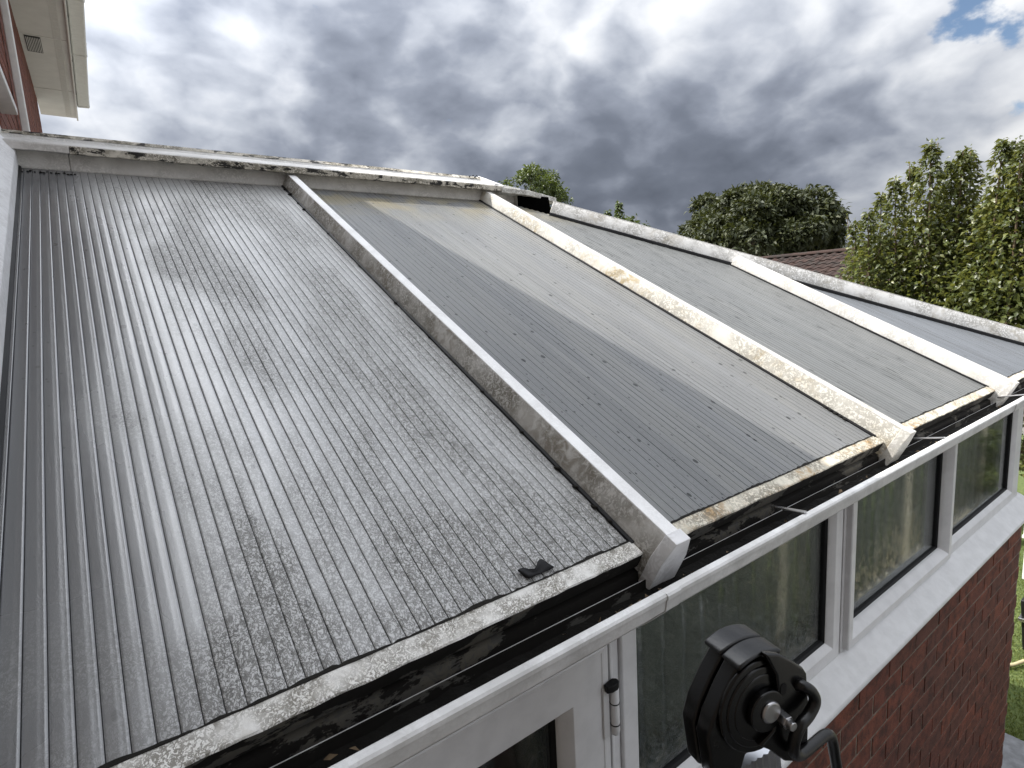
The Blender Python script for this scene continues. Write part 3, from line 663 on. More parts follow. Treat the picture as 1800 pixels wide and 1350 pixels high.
def ring(x0, x1, z0, z1, prof):     # mitred rectangular frame; prof = list of (inset, y)
    mb = MB(); vs = []; k = len(prof)
    for ins, y in prof: vs += [(x0 + ins, y, z0 + ins), (x1 - ins, y, z0 + ins), (x1 - ins, y, z1 - ins), (x0 + ins, y, z1 - ins)]
    fs = []
    for i in range(k):
        j = (i + 1) % k
        for c in range(4): d = (c + 1) % 4; fs.append((i * 4 + c, i * 4 + d, j * 4 + d, j * 4 + c))
    return mb.add(vs, fs)
ZT = -.105
def window(x0, x1, z0, z1, gm, fw=.050, sash=False, yo=0.0, label=None):
    e = part('window', cons)
    if label: e['label'] = label
    if sash:
        ring(x0, x1, z0, z1, [(0, .05), (0, .004), (.002, .002), (.020, .002), (.020, .05)]).build('frame', 'pvc_frame', e, bevel=.0012)
        ring(x0 + .010, x1 - .010, z0 + .010, z1 - .010, [(.0, .001), (.0, -.012), (.003, -.015), (.026, -.015), (.042, .004), (.046, .018), (.046, .04), (.0, .04)]).build('sash', 'pvc_frame', e, bevel=.0012)
        ins = .056
    else:
        ring(x0, x1, z0, z1, [(0, .05), (0, .002), (.002, 0), (fw - .018, 0), (fw - .003, .012), (fw, .020), (fw, .05)]).build('frame', 'pvc_frame', e, bevel=.0012)
        ins = fw
    ring(x0 + ins - .001, x1 - ins + .001, z0 + ins - .001, z1 - ins + .001, [(0, .016), (.006, .021), (.008, .030), (0, .034)]).build('seal', 'rubber', e)
    ring(x0 + ins - .001, x1 - ins + .001, z0 + ins - .001, z1 - ins + .001, [(0, .046), (.016, .044), (.018, .052), (0, .06)]).build('inner_bead', 'pvc_frame', e)
    MB().box((x0 + ins + .002, .026, z0 + ins + .002), (x1 - ins - .002, .030, z1 - ins - .002)).build('pane', gm, e)
ZB = -.6135
window(.948, 1.842, ZB, ZT, 'glass_swirl', fw=.056, label='window of patterned glass next to the door')
window(1.856, 2.735, ZB, ZT, 'glass_plain', sash=True, label='middle opening window')
window(2.7365, 3.650, ZB, ZT, 'glass_plain', fw=.056, label='window at the corner post')
MB().box((1.843, .012, ZB), (1.855, .06, ZT)).build('coupling_strip', 'rubber', cons)
mb = MB(); mb.prism([(3.652, .06), (3.652, .002), (3.70, .0), (3.76, .012), (3.80, .05), (3.74, .11)], lambda t, p, q: V((p, q, t)), ZB, ZT); mb.build('corner_post', 'pvc_frame', cons, bevel=.002)
MB().box((.042, .003, ZT), (HX1 - .16, .08, -.1125)).build('head_rail', 'pvc_frame', cons)
# windows of the splayed return
mb = MB()
for a, b_ in ((.06, .10), (.56, .62)): mb.box((a, -.02, ZB), (b_, .03, ZT), mtx=Matrix.Translation((WX1 - .02, .03, 0)) @ Matrix.Rotation(math.radians(45), 4, 'Z'))
for a, b_ in ((ZB, ZB + .05), (ZT - .05, ZT)): mb.box((.10, -.02, a), (.56, .03, b_), mtx=Matrix.Translation((WX1 - .02, .03, 0)) @ Matrix.Rotation(math.radians(45), 4, 'Z'))
cw = mb.build('corner_window', 'pvc_frame', cons)
MB().box((.10, .0, ZB + .05), (.56, .006, ZT - .05), mtx=Matrix.Translation((WX1 - .02, .03, 0)) @ Matrix.Rotation(math.radians(45), 4, 'Z')).build('pane', 'glass_plain', cw)
# door
dr = part('door', cons); DT = -.152
MB().box((.043, .006, DT + .001), (.9115, .07, ZT - .001)).build('door_head', 'pvc_frame', dr)
MB().box((.912, .008, GZ), (.946, .07, ZT)).box((.9125, -.004, GZ), (.919, .0075, ZT)).build('door_frame', 'pvc_frame', dr, bevel=.0015)
MB().box((.906, .004, GZ), (.9118, .05, ZT)).build('door_gap', 'rubber', dr)
ring(.060, .905, GZ + .03, DT, [(0, .05), (0, -.006), (.003, -.009), (.088, -.009), (.106, .010), (.108, .022), (.108, .05)]).build('door_sash', 'pvc_frame', dr, bevel=.0012)
ring(.060, .905, GZ + .03, DT, [(.010, -.0088), (.012, -.0105), (.018, -.0105), (.020, -.0088)]).build('door_moulding', 'pvc_frame', dr)
ring(.060 + .107, .905 - .107, GZ + .03 + .107, DT - .107, [(0, .018), (.007, .024), (.008, .032), (0, .036)]).build('seal', 'rubber', dr)
MB().box((.17, .027, GZ + .14), (.795, .031, DT - .11)).build('pane', 'glass_plain', dr)
hg = part('hinge', dr)
MB().box((.884, -.0135, -.338), (.899, -.0092, -.238)).build('hinge_leaf', 'pvc', hg, bevel=.0015)
MB().tube([(.909, -.016, -.336), (.909, -.016, -.330), (.909, -.016, -.244)], [.0065, .0085, .0085], 16).build('hinge_barrel', 'pvc', hg, smooth=True)
MB().tube([(.909, -.016, -.2725), (.909, -.016, -.2745)], .0091, 16).tube([(.909, -.016, -.3145), (.909, -.016, -.3165)], .0091, 16).build('hinge_ring', 'rubber', hg)
mb = MB(); pr = [(.886, -.022), (.897, -.0255), (.909, -.0255), (.9175, -.021), (.9185, -.013), (.912, -.0078), (.898, -.0095), (.887, -.012)]
mb.prism(pr, lambda t, p, q: V((p, q, t + (p - .886) * -.05)), -.2435, -.230); mb.build('hinge_cap', 'rubber', hg, bevel=.002)
# room inside
MB().box((.05, .26, GZ), (4.05, EW - .1, GZ + .02)).build('floor', 'interior_floor', cons)
MB().box((.05, EW - .14, GZ), (4.05, EW - .06, -.66)).build('rear_wall', 'interior', cons)
rw = MB().box((.05, EW - .14, -.12), (4.05, EW - .06, -.05)).box((.05, EW - .14, -.655), (4.05, EW - .06, -.60))
for x in (.05, .84, 1.63, 2.42, 3.21, 3.99): rw.box((x, EW - .139, -.60), (x + .06, EW - .061, -.12))
rw = rw.build('rear_window_frame', 'pvc_frame', cons)
MB().box((.11, EW - .102, -.60), (3.99, EW - .098, -.12)).build('pane', 'glass_plain', rw)
MB().box((.046, .10, GZ), (.056, EW - .1, .95)).build('inner_wall', 'interior', cons)

# ------------------------------------------------------------------ house
HXW = .040; HZS = 2.735; HYE = 6.95
house = thing('house', 'red brick two storey house wall with white soffit and gutter at upper left', 'house', (0, 3, GZ))
house.location = (0, 0, 0)
hwall = part('wall', house)
MB().box((-7.0, -6.0, GZ - .02), (HXW - .003, HYE - .006, HZS + .02)).build('mortar', 'mortar_house', hwall)
def vish(p):
    q = proj(p)
    return q is not None and -20 < q[0] < 90 and -30 < q[1] < 245 and p.z > 1.0
course_wall(hwall, 'brick_house', lambda u, z: V((HXW, u, z)), HYE, HZS, 24, vish, rotz=math.radians(90), start=1.2)
mb = MB(); mb.box((HXW - .002, -6, HZS), (.345, 7.48, HZS + .012)); sof = mb.build('soffit', 'soffit', house)
mb = MB()
for i in range(260): mb.box((.255 + .0, 3.5 + i * .0152, HZS - .003), (.300, 3.508 + i * .0152, HZS + .001))
mb.build('vent_strip', 'house_white', sof)
for yy in (3.9, 5.35, 6.6): MB().box((HXW + .004, yy, HZS - .0035), (.344, yy + .012, HZS - .0005)).build('joint_strip', 'house_white', sof)
v0 = onZ(30, 84, HZS - .002); gr = part('soffit_vent', house)
MB().box((.070, v0.y - .30, HZS - .005), (.170, v0.y + .02, HZS - .002)).build('vent_plate', 'vent_dark', gr)
mb = MB()
for i in range(9): mb.box((.077 + i * .0105, v0.y - .28, HZS - .009), (.081 + i * .0105, v0.y, HZS - .005))
mb.build('vent_bars', 'house_white', gr)
MB().box((.345, -6, HZS - .022), (.360, 7.50, HZS + .16)).build('fascia', 'house_white', house, bevel=.004)
hgut = part('eaves_gutter', house)
gp = [(.366, HZS + .150), (.366, HZS + .060), (.374, HZS + .048), (.462, HZS + .052), (.470, HZS + .062), (.474, HZS + .150), (.480, HZS + .153), (.480, HZS + .160), (.468, HZS + .160), (.462, HZS + .066), (.375, HZS + .062), (.372, HZS + .150)]
MB().prism(gp, lambda t, p, q: V((p, t, q)), -6, 7.22).build('trough', 'house_white', hgut, bevel=.003)
for yy in (4.70, 5.75, 7.19):
    MB().prism([(.364, HZS + .155), (.364, HZS + .052), (.372, HZS + .042), (.466, HZS + .046), (.476, HZS + .058), (.480, HZS + .152), (.485, HZS + .168), (.366, HZS + .168)], lambda t, p, q: V((p, t, q)), yy, yy + .035).build('gutter_joint', 'house_white', hgut, bevel=.003)
for yy in (4.1, 5.0, 5.9, 6.8): MB().box((.360, yy, HZS + .05), (.367, yy + .03, HZS + .15)).build('gutter_bracket', 'vent_dark', hgut)
mb = MB(); mb.add([(.36, -6, HZS + .165), (.36, 7.5, HZS + .165), (-3.6, 7.5, HZS + 2.6), (-3.6, -6, HZS + 2.6), (.36, -6, HZS + .125), (.36, 7.5, HZS + .125), (-3.6, 7.5, HZS + 2.55), (-3.6, -6, HZS + 2.55)], [(0, 1, 2, 3), (7, 6, 5, 4), (0, 4, 5, 1), (1, 5, 6, 2)]); mb.build('roof', 'tile', house)
mb = MB(); mb.add([(HXW, 6.9, HZS + .02), (-3.6, 6.9, HZS + 2.5), (-7, 6.9, HZS + .02), (HXW, 6.94, HZS + .02), (-3.6, 6.94, HZS + 2.5), (-7, 6.94, HZS + .02)], [(0, 1, 2), (5, 4, 3), (0, 3, 4, 1), (1, 4, 5, 2)]); mb.build('gable', 'mortar_house', house)
dp = onX(47, 190, HXW + .05)
MB().box((HXW + .012, dp.y, GZ), (HXW + .046, dp.y + .065, HZS)).build('downpipe', 'house_white', house, bevel=.006)
hw_ = part('upper_window', house); s0 = onX(32, 203, HXW + .055)
MB().box((HXW + .001, s0.y - 1.5, s0.z), (HXW + .055, s0.y, s0.z + .030)).build('sill', 'house_white', hw_, bevel=.003)
MB().box((HXW - .03, s0.y - 1.45, s0.z + .03), (HXW + .006, s0.y - .05, s0.z + 1.05)).build('pane', 'glass_plain', hw_)
ringf = MB()
for a in ((0, .06), (.66, .72), (1.34, 1.40)): ringf.box((HXW - .02, s0.y - 1.45 + a[0], s0.z + .031), (HXW + .014, s0.y - 1.45 + a[1], s0.z + 1.05))
for a in ((.031, .09), (1.0, 1.06)): ringf.box((HXW - .021, s0.y - 1.449, s0.z + a[0]), (HXW + .012, s0.y - .051, s0.z + a[1]))
ringf.build('frame', 'house_white', hw_)

# ------------------------------------------------------------------ folding ladder: black hinge head above the gutter
lad = thing('folding_ladder', 'folding ladder with a big black hinge head in front of the windows', 'ladder', (0, 0, 0))
hc = CAM + ray(1338, 1236) * .65
axd = V((-.26, -.965, 0)).normalized(); tx = V((-axd.y, axd.x, 0)); tx = tx if tx.x > 0 else -tx
def LP(p, q, r): return hc + tx * p + V((0, 0, 1)) * q + axd * r
def lpx(zx, zy, r):                # from the photograph's hinge outline to hinge coordinates in the plane r
    q = ray(1100 + zx / 4.5, 1080 + zy / 4.5); base = LP(0, 0, r); t = (base - CAM).dot(axd) / q.dot(axd); w = CAM + q * t - base
    return (w.dot(tx), w.z)
def slab_of(pts, r0, r1, bev=.003):
    mb = MB(); mb.prism(pts, lambda t, p, q: LP(p, q, t), r0, r1); return mb
def circ(cx, cy, r, n=28): return [(cx + r * math.cos(2 * math.pi * i / n), cy + r * math.sin(2 * math.pi * i / n)) for i in range(n)]
arm = [lpx(*q, -.012) for q in ((655, 1000), (700, 830), (800, 600), (905, 400), (985, 330), (1080, 318), (1170, 370), (1235, 480), (1260, 650), (1235, 850), (1160, 990), (1080, 1050), (960, 1120), (900, 1330), (700, 1330))]
hub = part('hinge_cover', lad)
slab_of(arm, -.036, -.013).build('cover_half', 'black_plastic', hub, bevel=.004)
slab_of(arm, -.062, -.0385).build('cover_half', 'black_plastic', hub, bevel=.004)
cx0, cy0 = lpx(1045, 700, -.012); RR = .0645
cap = [(cx0 + RR * 1.02 * math.cos(a), cy0 + RR * 1.02 * math.sin(a)) for a in [math.radians(66 + 5.6 * i) for i in range(11)]]
capo = cap + [(cx0 + (p - cx0) * 1.09, cy0 + (q - cy0) * 1.09) for p, q in cap[::-1]]
slab_of(capo, -.033, -.004).build('cover_rib', 'black_plastic', hub, bevel=.003)
slab_of(capo, -.064, -.0345).build('cover_rib', 'black_plastic', hub, bevel=.003)
for i, (r_, d) in enumerate([(.060, -.001), (.052, .0012), (.043, .0024), (.034, .0012)]):
    slab_of(circ(cx0, cy0, r_, 40), -.0135, -.006 + d).build('hinge_disc', 'black_gloss', lad, bevel=.0025)
slab_of(circ(cx0, cy0, .026, 32), -.004, .005).build('hinge_boss', 'black_gloss', lad, bevel=.002)
slab_of(circ(cx0 + .002, cy0, .0135, 32), .0035, .0085).build('pivot_pin', 'steel', lad, bevel=.003, seg=4)
plate = [lpx(*q, 0.0) for q in ((1080, 300), (1190, 300), (1290, 350), (1385, 410), (1410, 450), (1428, 700), (1420, 1010), (1360, 1150), (1240, 1145), (1120, 1060), (1040, 1030), (1150, 900), (1195, 700), (1170, 470))]
slab_of(plate, -.006, .0045).build('side_plate', 'black_gloss', lad, bevel=.003)
slot = circ(*lpx(1222, 590, 0.0), .0045, 14); slab_of([(p, q + (.006 if i < 7 else 0)) for i, (p, q) in enumerate(slot)], .0040, .0052).build('plate_slot', 'rubber', lad)
bx_, by_ = lpx(1215, 800, 0.0)
slab_of([(bx_ + .0085 * math.cos(math.radians(60 * i)), by_ + .0085 * math.sin(math.radians(60 * i))) for i in range(6)], .0040, .014).build('hex_bolt', 'steel', lad, bevel=.001)
slab_of(circ(bx_, by_, .0055, 16), .0135, .021).build('bolt_end', 'steel', lad, bevel=.001)
def l3(zx, zy, r): p, q = lpx(zx, zy, r); return LP(p, q, r)
def smooth_path(pts, n=6):
    out = []; P_ = [pts[0]] + pts + [pts[-1]]
    for i in range(1, len(P_) - 2):
        for k in range(n):
            t = k / n; a, b_, c, d = P_[i - 1], P_[i], P_[i + 1], P_[i + 2]
            out.append(.5 * ((2 * b_) + (c - a) * t + (2 * a - 5 * b_ + 4 * c - d) * t * t + (3 * b_ - a - 3 * c + d) * t ** 3))
    return out + [pts[-1]]
MB().tube(smooth_path([l3(1345, 560, .000), l3(1390, 560, .008), l3(1470, 610, .012), l3(1495, 690, .014), l3(1450, 790, .016), l3(1380, 880, .018), l3(1335, 990, .018), l3(1330, 1090, .016), l3(1375, 1110, .012), l3(1470, 1040, .006), l3(1560, 965, .0), l3(1605, 950, -.002), l3(1630, 985, -.004), l3(1650, 1100, -.006), l3(1675, 1260, -.008), l3(1690, 1500, -.01)]), .0068, 12).build('release_handle', 'black_plastic', lad, smooth=True)
MB().tube([l3(1362, 530, -.003), l3(1372, 575, .004)], .006, 12).build('handle_clip', 'steel', lad, smooth=True)
# stiles, rungs and the second hinge of the ladder
def stile(p0, q0, p1, q1, r0, r1, name='stile', off=V((0, 0, 0))):
    a = LP(p0, q0, 0) + off; b_ = LP(p1, q1, 0) + off; d = (b_ - a).normalized(); w = d.cross(axd).normalized(); mb = MB(); hwid = .034
    pr = [(-hwid, r0), (-hwid, r1)]; k = 7
    pr += [(-hwid + 2 * hwid * (i + .5 * (j // 2)) / k + (.0 if j % 2 == 0 else 0), r1 - (.0025 if j >= 2 else 0)) for i in range(k) for j in (0, 1, 2, 3)][2:]
    pr += [(hwid, r1), (hwid, r0)]
    mb.prism(pr, lambda t, p, q: a + d * t + w * p + axd * q, 0, (b_ - a).length); mb.build(name, 'aluminium', lad)
bot = GZ - hc.z
for off in (V((0, 0, 0)), axd * .42):
    stile(.020, -.100, .34, bot, -.052, -.022, off=off); stile(-.036, -.115, -.42, bot, -.048, -.018, off=off)
MB().tube([LP(.0, .0, .36), LP(0, 0, .42)], .06, 24).build('hinge_disc', 'black_gloss', lad)
for i in range(1, 9):
    t = i / 9
    for s_, x0_, x1_ in ((1, .02, .34), (-1, -.036, -.42)):
        c = x0_ + (x1_ - x0_) * t; z = -.1 + (bot + .1) * t - .03
        MB().tube([LP(c, z, -.03), LP(c, z, .40)], .014, 8).build('rung', 'aluminium', lad)

# ------------------------------------------------------------------ garden boundary seen in the window reflections
FY = -1.42
fence = thing('board_fence', 'weathered vertical board fence with pale concrete posts reflected in the windows', 'fence', (0, FY, GZ))
bme = MB().box((0, 0, 0), (.096, .018, 1.55)).mesh('board'); bme.materials.append(MATS['fence_wood'])
x = -1.0; k = 0
while x < 15.5:
    o = bpy.data.objects.new('board', bme); COL.objects.link(o); o.parent = fence; o.location = (x, .0 + random.uniform(-.004, .004) + (.030 if k % 2 else 0), .16 + random.uniform(-.006, .006)); x += .104; k += 1
for i in range(8):
    MB().box((-3.33 + i * 2.5, -.02, 0), (-3.21 + i * 2.5, .075, 1.85)).build('post', 'concrete', fence, bevel=.01)
    MB().box((-3.205 + i * 2.5, -.01, 0), (-.835 + i * 2.5, .035, .15)).build('gravel_board', 'concrete', fence)
    MB().box((-3.205 + i * 2.5, -.045, 1.35), (-.835 + i * 2.5, -.006, 1.42)).build('rail', 'fence_wood', fence)
mb = MB(); rnd = random.Random(5)
import bmesh
bm = bmesh.new(); bmesh.ops.create_icosphere(bm, subdivisions=1, radius=1); iv = [q.co.copy() for q in bm.verts]; iF = [[q.index for q in f.verts] for f in bm.faces]; bm.free()
for i in range(900):
    c = V((rnd.uniform(-.5, 12), FY + .09 + rnd.random() ** 1.5 * .18, GZ + .02)); r = rnd.uniform(.02, .045)
    mb.add([c + V((q.x * r * rnd.uniform(.7, 1.2), q.y * r * rnd.uniform(.7, 1.2), q.z * r * .7)) for q in iv], iF)
o = mb.build('edging_stones', 'stone_pale', smooth=False); o['kind'] = 'stuff'; tag(o, 'row of pale buff stones along the foot of the fence', 'stones')
# things just inside the windows
MB().box((.95, .062, -.640), (3.66, .26, -.612)).build('inner_sill', 'pvc_frame', cons, bevel=.004)
def curtain(x0, x1, label, seed, hem=.012):
    rnd = random.Random(seed); nx = int((x1 - x0) / .006); nz = 14; vs = []; fs = []; ph = rnd.random() * 6
    for i in range(nx + 1):
        x = x0 + (x1 - x0) * i / nx
        fold = .010 * math.sin(x * 95 + ph + 2.2 * math.sin(x * 17)) + .006 * math.sin(x * 210 + ph)
        for j in range(nz + 1):
            t = j / nz; z = -.135 - (.405 + hem * abs(math.sin(x * 62))) * t
            vs.append((x + .003 * math.sin(t * 5 + x * 40), .082 + fold * (.45 + .55 * t), z))
    for i in range(nx):
        for j in range(nz): fs.append((i * (nz + 1) + j, (i + 1) * (nz + 1) + j, (i + 1) * (nz + 1) + j + 1, i * (nz + 1) + j + 1))
    t_ = thing('net_curtain', label, 'curtain', (0, 0, 0), 'net curtains behind the windows')
    MB().add(vs, fs).build('net', 'lace', t_, smooth=True)
    lace = MB(); lv = []; lf = []
    for i in range(nx + 1):
        x = x0 + (x1 - x0) * i / nx; fold = .010 * math.sin(x * 95 + ph + 2.2 * math.sin(x * 17)) + .006 * math.sin(x * 210 + ph); z = -.135 - (.405 + hem * abs(math.sin(x * 62)))
        lv += [(x, .0805 + fold, z + .030 + .004 * math.sin(x * 300)), (x, .0785 + fold, z + .002)]
        if i: lf.append((2 * i - 2, 2 * i, 2 * i + 1, 2 * i - 1))
    lace.add(lv, lf).build('lace_hem', 'lace_hem', t_)
    MB().tube([(x0 - .01, .082, -.132), (x1 + .01, .082, -.132)], .004, 8).build('curtain_wire', 'steel', t_)
curtain(1.01, 1.80, 'floral net curtain behind the patterned window beside the door', 1)
curtain(1.93, 2.56, 'net curtain filling most of the middle window', 2)
curtain(2.80, 3.10, 'narrow net curtain at the left side of the corner window', 3)
pp_ = thing('house_plant', 'bushy green pot plant on the inner sill behind the corner window', 'plant', (3.36, .155, -.612))
mb = MB(); nn_ = 20; prf = [(0, 0), (.045, 0), (.058, .085), (.063, .085), (.063, .10), (.054, .10), (.050, .08), (0, .08)]; vs = []; fs = []
def lathe(prf, nn_=20):
    vs = []; fs = []; kk = len(prf)
    for i in range(nn_): a = 2 * math.pi * i / nn_; vs += [(r * math.cos(a), r * math.sin(a), z) for r, z in prf]
    for i in range(nn_):
        j = (i + 1) % nn_
        for a in range(kk - 1): fs.append((i * kk + a, j * kk + a, j * kk + a + 1, i * kk + a + 1))
    return MB().add(vs, fs)
lathe(prf).build('pot', 'concrete', pp_, smooth=False)
k = 420; d_ = RNG.normal(size=(k, 3)); d_ /= np.linalg.norm(d_, axis=1, keepdims=True)
leaves('foliage', d_ * RNG.uniform(.02, .11, (k, 1)) * np.array([1.1, .55, 1.25]) + np.array([0, 0, .20]), d_ + RNG.normal(0, .5, (k, 3)), RNG.uniform(.02, .05, k), 'leaf_shrub', pp_, wide=.35)
jug = thing('blue_jug', 'blue jug on the inner sill seen through the patterned window', 'jug', (1.17, .19, -.612))
lathe([(0, 0), (.045, 0), (.062, .06), (.055, .12), (.036, .17), (.042, .20), (.038, .20), (.032, .17), (.05, .12), (.056, .06), (0, .01)]).build('jug_body', 'blue_tub', jug, smooth=True)
MB().tube([(.05, 0, .06), (.085, 0, .09), (.085, 0, .14), (.04, 0, .175)], .007, 8).build('handle', 'blue_tub', jug, smooth=True)

# ------------------------------------------------------------------ trees
def trunk(name, parent, pts, r, m='bark'): return MB().tube(pts, r, 9).build(name, m, parent, smooth=True)
def rand_unit(n):
    v = RNG.normal(size=(n, 3)); return v / np.linalg.norm(v, axis=1, keepdims=True)
def bushy(name, label, cat, centre, semi, lumps, lr, nros, leaf, m, base, per=6, group=None, trunk_r=.2, dome=-.2):
    t = thing(name, label, cat, (base.x, base.y, GZ), group); c = np.array(centre) - np.array([base.x, base.y, GZ]); semi = np.array(semi)
    q = rand_unit(lumps * 4); q = q[q[:, 2] > dome][:lumps]; lc = c + q * semi * RNG.uniform(.50, .98, (len(q), 1)); rad = RNG.uniform(lr[0], lr[1], len(q))
    k = RNG.integers(0, len(q), nros); d = rand_unit(nros); out = (lc[k] - c) / semi; out /= np.linalg.norm(out, axis=1, keepdims=True)
    d = d + out * .6 + np.array([0, 0, .35]); d /= np.linalg.norm(d, axis=1, keepdims=True)
    rp = lc[k] + d * rad[k][:, None] * RNG.uniform(.72, 1.08, (nros, 1)) * np.array([1, 1, .8])
    P_ = np.repeat(rp, per, 0); D = np.repeat(d, per, 0); ax = rand_unit(nros * per) * .9 + D * .5 + np.array([0, 0, -.30])
    leaves('crown', P_ + rand_unit(len(P_)) * leaf * .5, ax, RNG.uniform(.7, 1.25, len(P_)) * leaf, m, t, wide=.42, droop=.3)
    h = c[2]; trunk('trunk', t, [(0, 0, 0), (.03, .02, h * .4), (c[0] * .5, c[1] * .5, h * .75), (c[0], c[1], h + semi[2] * .3)], [trunk_r * 1.2, trunk_r, trunk_r * .7, trunk_r * .15])
    for i in range(0, len(q), max(1, len(q) // 26)):
        p0 = np.array([c[0] * .5, c[1] * .5, h * .72]); p1 = lc[i]; mid = (p0 + p1) / 2 + np.array([0, 0, semi[2] * .12])
        trunk('branch', t, [p0, mid, p1], [trunk_r * .38, trunk_r * .24, trunk_r * .06])
    return t
cc = at(1314, 428, 35)
bushy('chestnut_tree', 'broad dark round-crowned tree behind the tiled roof', 'tree', cc, (4.1, 4.1, 2.85), 62, (.75, 1.5), 8500, .30, 'leaf_chestnut', V((cc.x, cc.y, GZ)), per=6, trunk_r=.38, dome=-.35)
cs = at(938, 352, 14)
bushy('garden_tree', 'small leafy tree poking up behind the end of the ridge', 'tree', cs, (.72, .72, .72), 26, (.16, .28), 900, .10, 'leaf_small', V((cs.x, cs.y, GZ)), per=5, trunk_r=.08)
def leaderset(name, label, leads, dist, fill, m, leafs, group=None):
    b0 = at(sum(l[0] for l in leads) / len(leads), 520, dist); t = thing(name, label, 'tree', (b0.x, b0.y, GZ), group); o0 = V((b0.x, b0.y, GZ))
    Ps, As, Ss = [], [], []
    trunk('trunk', t, [(0, 0, 0), (.02, .01, .5), (.0, .03, 1.1)], [.09, .075, .06])
    for (u, v, dd, width) in leads:
        tip = at(u, v, dist + dd) - o0; foot = V((tip.x * .35, tip.y * .35, .9)); hgt = tip.z - .9
        bend = V((random.uniform(-.08, .08), random.uniform(-.08, .08), 0))
        path = [foot, foot.lerp(tip, .4) + V((tip.x * .28, tip.y * .28, 0)) + bend, foot.lerp(tip, .75) + V((tip.x * .14, tip.y * .14, 0)) + bend * .5, tip]
        pp = smooth_path(path, 8); trunk('leader', t, pp, [.028 - .024 * i / (len(pp) - 1) for i in range(len(pp))], 'twig')
        n = int(1900 * (hgt / 3.6) * (width / .28)); tt = RNG.random(n) ** .85; idx = tt * (len(pp) - 1); i0 = np.minimum(idx.astype(int), len(pp) - 2)
        A = np.array([tuple(q) for q in pp]); base = A[i0] + (A[i0 + 1] - A[i0]) * (idx - i0)[:, None]
        rad = width * np.minimum(1.0, ((1 - tt) * hgt / 1.5)) ** .8 + .010
        ang = RNG.random(n) * 6.283; rr = rad * np.sqrt(RNG.uniform(.08, 1, n)); dirs = np.stack([np.cos(ang), np.sin(ang), np.zeros(n)], 1)
        Ps.append(base + dirs * rr[:, None] + np.stack([np.zeros(n), np.zeros(n), RNG.normal(0, .03, n)], 1)); As.append(dirs * 1.0 + RNG.normal(0, .45, (n, 3)) + np.array([0, 0, -.25])); Ss.append(RNG.uniform(.6, 1.15, n) * leafs)
        for _ in range(5):           # bare-ended side shoots
            i = int(RNG.integers(6, len(pp) - 3)); a = RNG.random() * 6.283; q = pp[i]
            trunk('shoot', t, [q, q + V((math.cos(a) * .10, math.sin(a) * .10, .13)), q + V((math.cos(a) * .13, math.sin(a) * .13, .30))], [.008, .006, .003], 'twig')
            k = 16; zz = RNG.random(k); Ps.append(np.array(q) + np.stack([np.cos(a) * .13 * zz ** .5, np.sin(a) * .13 * zz ** .5, zz * .33], 1) + RNG.normal(0, .012, (k, 3))); As.append(RNG.normal(0, 1, (k, 3)) + np.array([0, 0, -.1])); Ss.append(RNG.uniform(.6, 1.0, k) * leafs)
    for (u, v, dd, ru, rv, n) in fill:
        c = np.array(tuple(at(u, v, dist + dd) - o0)); s_ = dist / FPX * 1.1; q = rand_unit(n) * RNG.uniform(.35, 1, (n, 1)) ** .6
        Ps.append(c + q * np.array([.45, ru * s_, rv * s_])); As.append(q + RNG.normal(0, .6, (n, 3)) + np.array([0, 0, -.25])); Ss.append(RNG.uniform(.6, 1.15, n) * leafs)
    leaves('crown', np.concatenate(Ps), np.concatenate(As), np.concatenate(Ss), m, t, wide=.52, droop=.32)
    return t
leaderset('pear_tree', 'glossy leaved tree with upright shoots beside the tiled roof', [(1505, 392, .1, .16), (1526, 374, -.2, .17), (1549, 344, .3, .18), (1573, 316, .0, .20), (1606, 294, .4, .20), (1636, 254, -.1, .25), (1653, 330, .5, .22), (1673, 286, .2, .20), (1693, 267, .0, .20), (1707, 270, .3, .18)], 8.6,
    [(1545, 490, 0, 45, 60, 1500), (1600, 470, .1, 70, 75, 2400), (1680, 460, .1, 60, 80, 2200), (1640, 545, -.2, 110, 60, 2200), (1722, 430, .4, 25, 60, 600)], 'leaf_pear', .074)
leaderset('pear_tree', 'taller glossy leaved tree cut off by the right edge of the picture', [(1764, 250, .0, .20), (1788, 250, .2, .20), (1801, 258, -.2, .22), (1835, 240, .1, .24), (1870, 270, .0, .24), (1745, 345, .3, .17)], 8.3,
    [(1770, 445, .1, 45, 85, 1900), (1830, 430, .1, 60, 100, 2400), (1790, 530, -.3, 80, 50, 1700)], 'leaf_pear', .074)
ct = at(1092, 402, 13)
leaderset('young_tree', 'thin leafy shoots showing above the hip bar', [(1068, 372, 0, .11), (1088, 357, .1, .13), (1108, 383, 0, .12), (1120, 388, .2, .08), (1136, 393, .1, .05)], 13, [(1092, 410, 0, 28, 26, 500)], 'leaf_small', .10)
rs = V((9.4, FY + .55, GZ)); bushy('fence_shrub', 'leafy green shrub at the foot of the fence reflected in the corner window', 'shrub', (rs.x, rs.y, GZ + .65), (.7, .45, .6), 20, (.18, .3), 700, .09, 'leaf_shrub', rs, per=5, trunk_r=.04)
cf = at(1478, 437, 48); bushy('distant_tree', 'far small tree between the dark tree and the glossy tree', 'tree', (cf.x, cf.y, cf.z - .6), (1.2, 1.2, .8), 12, (.3, .5), 160, .3, 'leaf_chestnut', V((cf.x, cf.y, GZ)), per=4, trunk_r=.1)

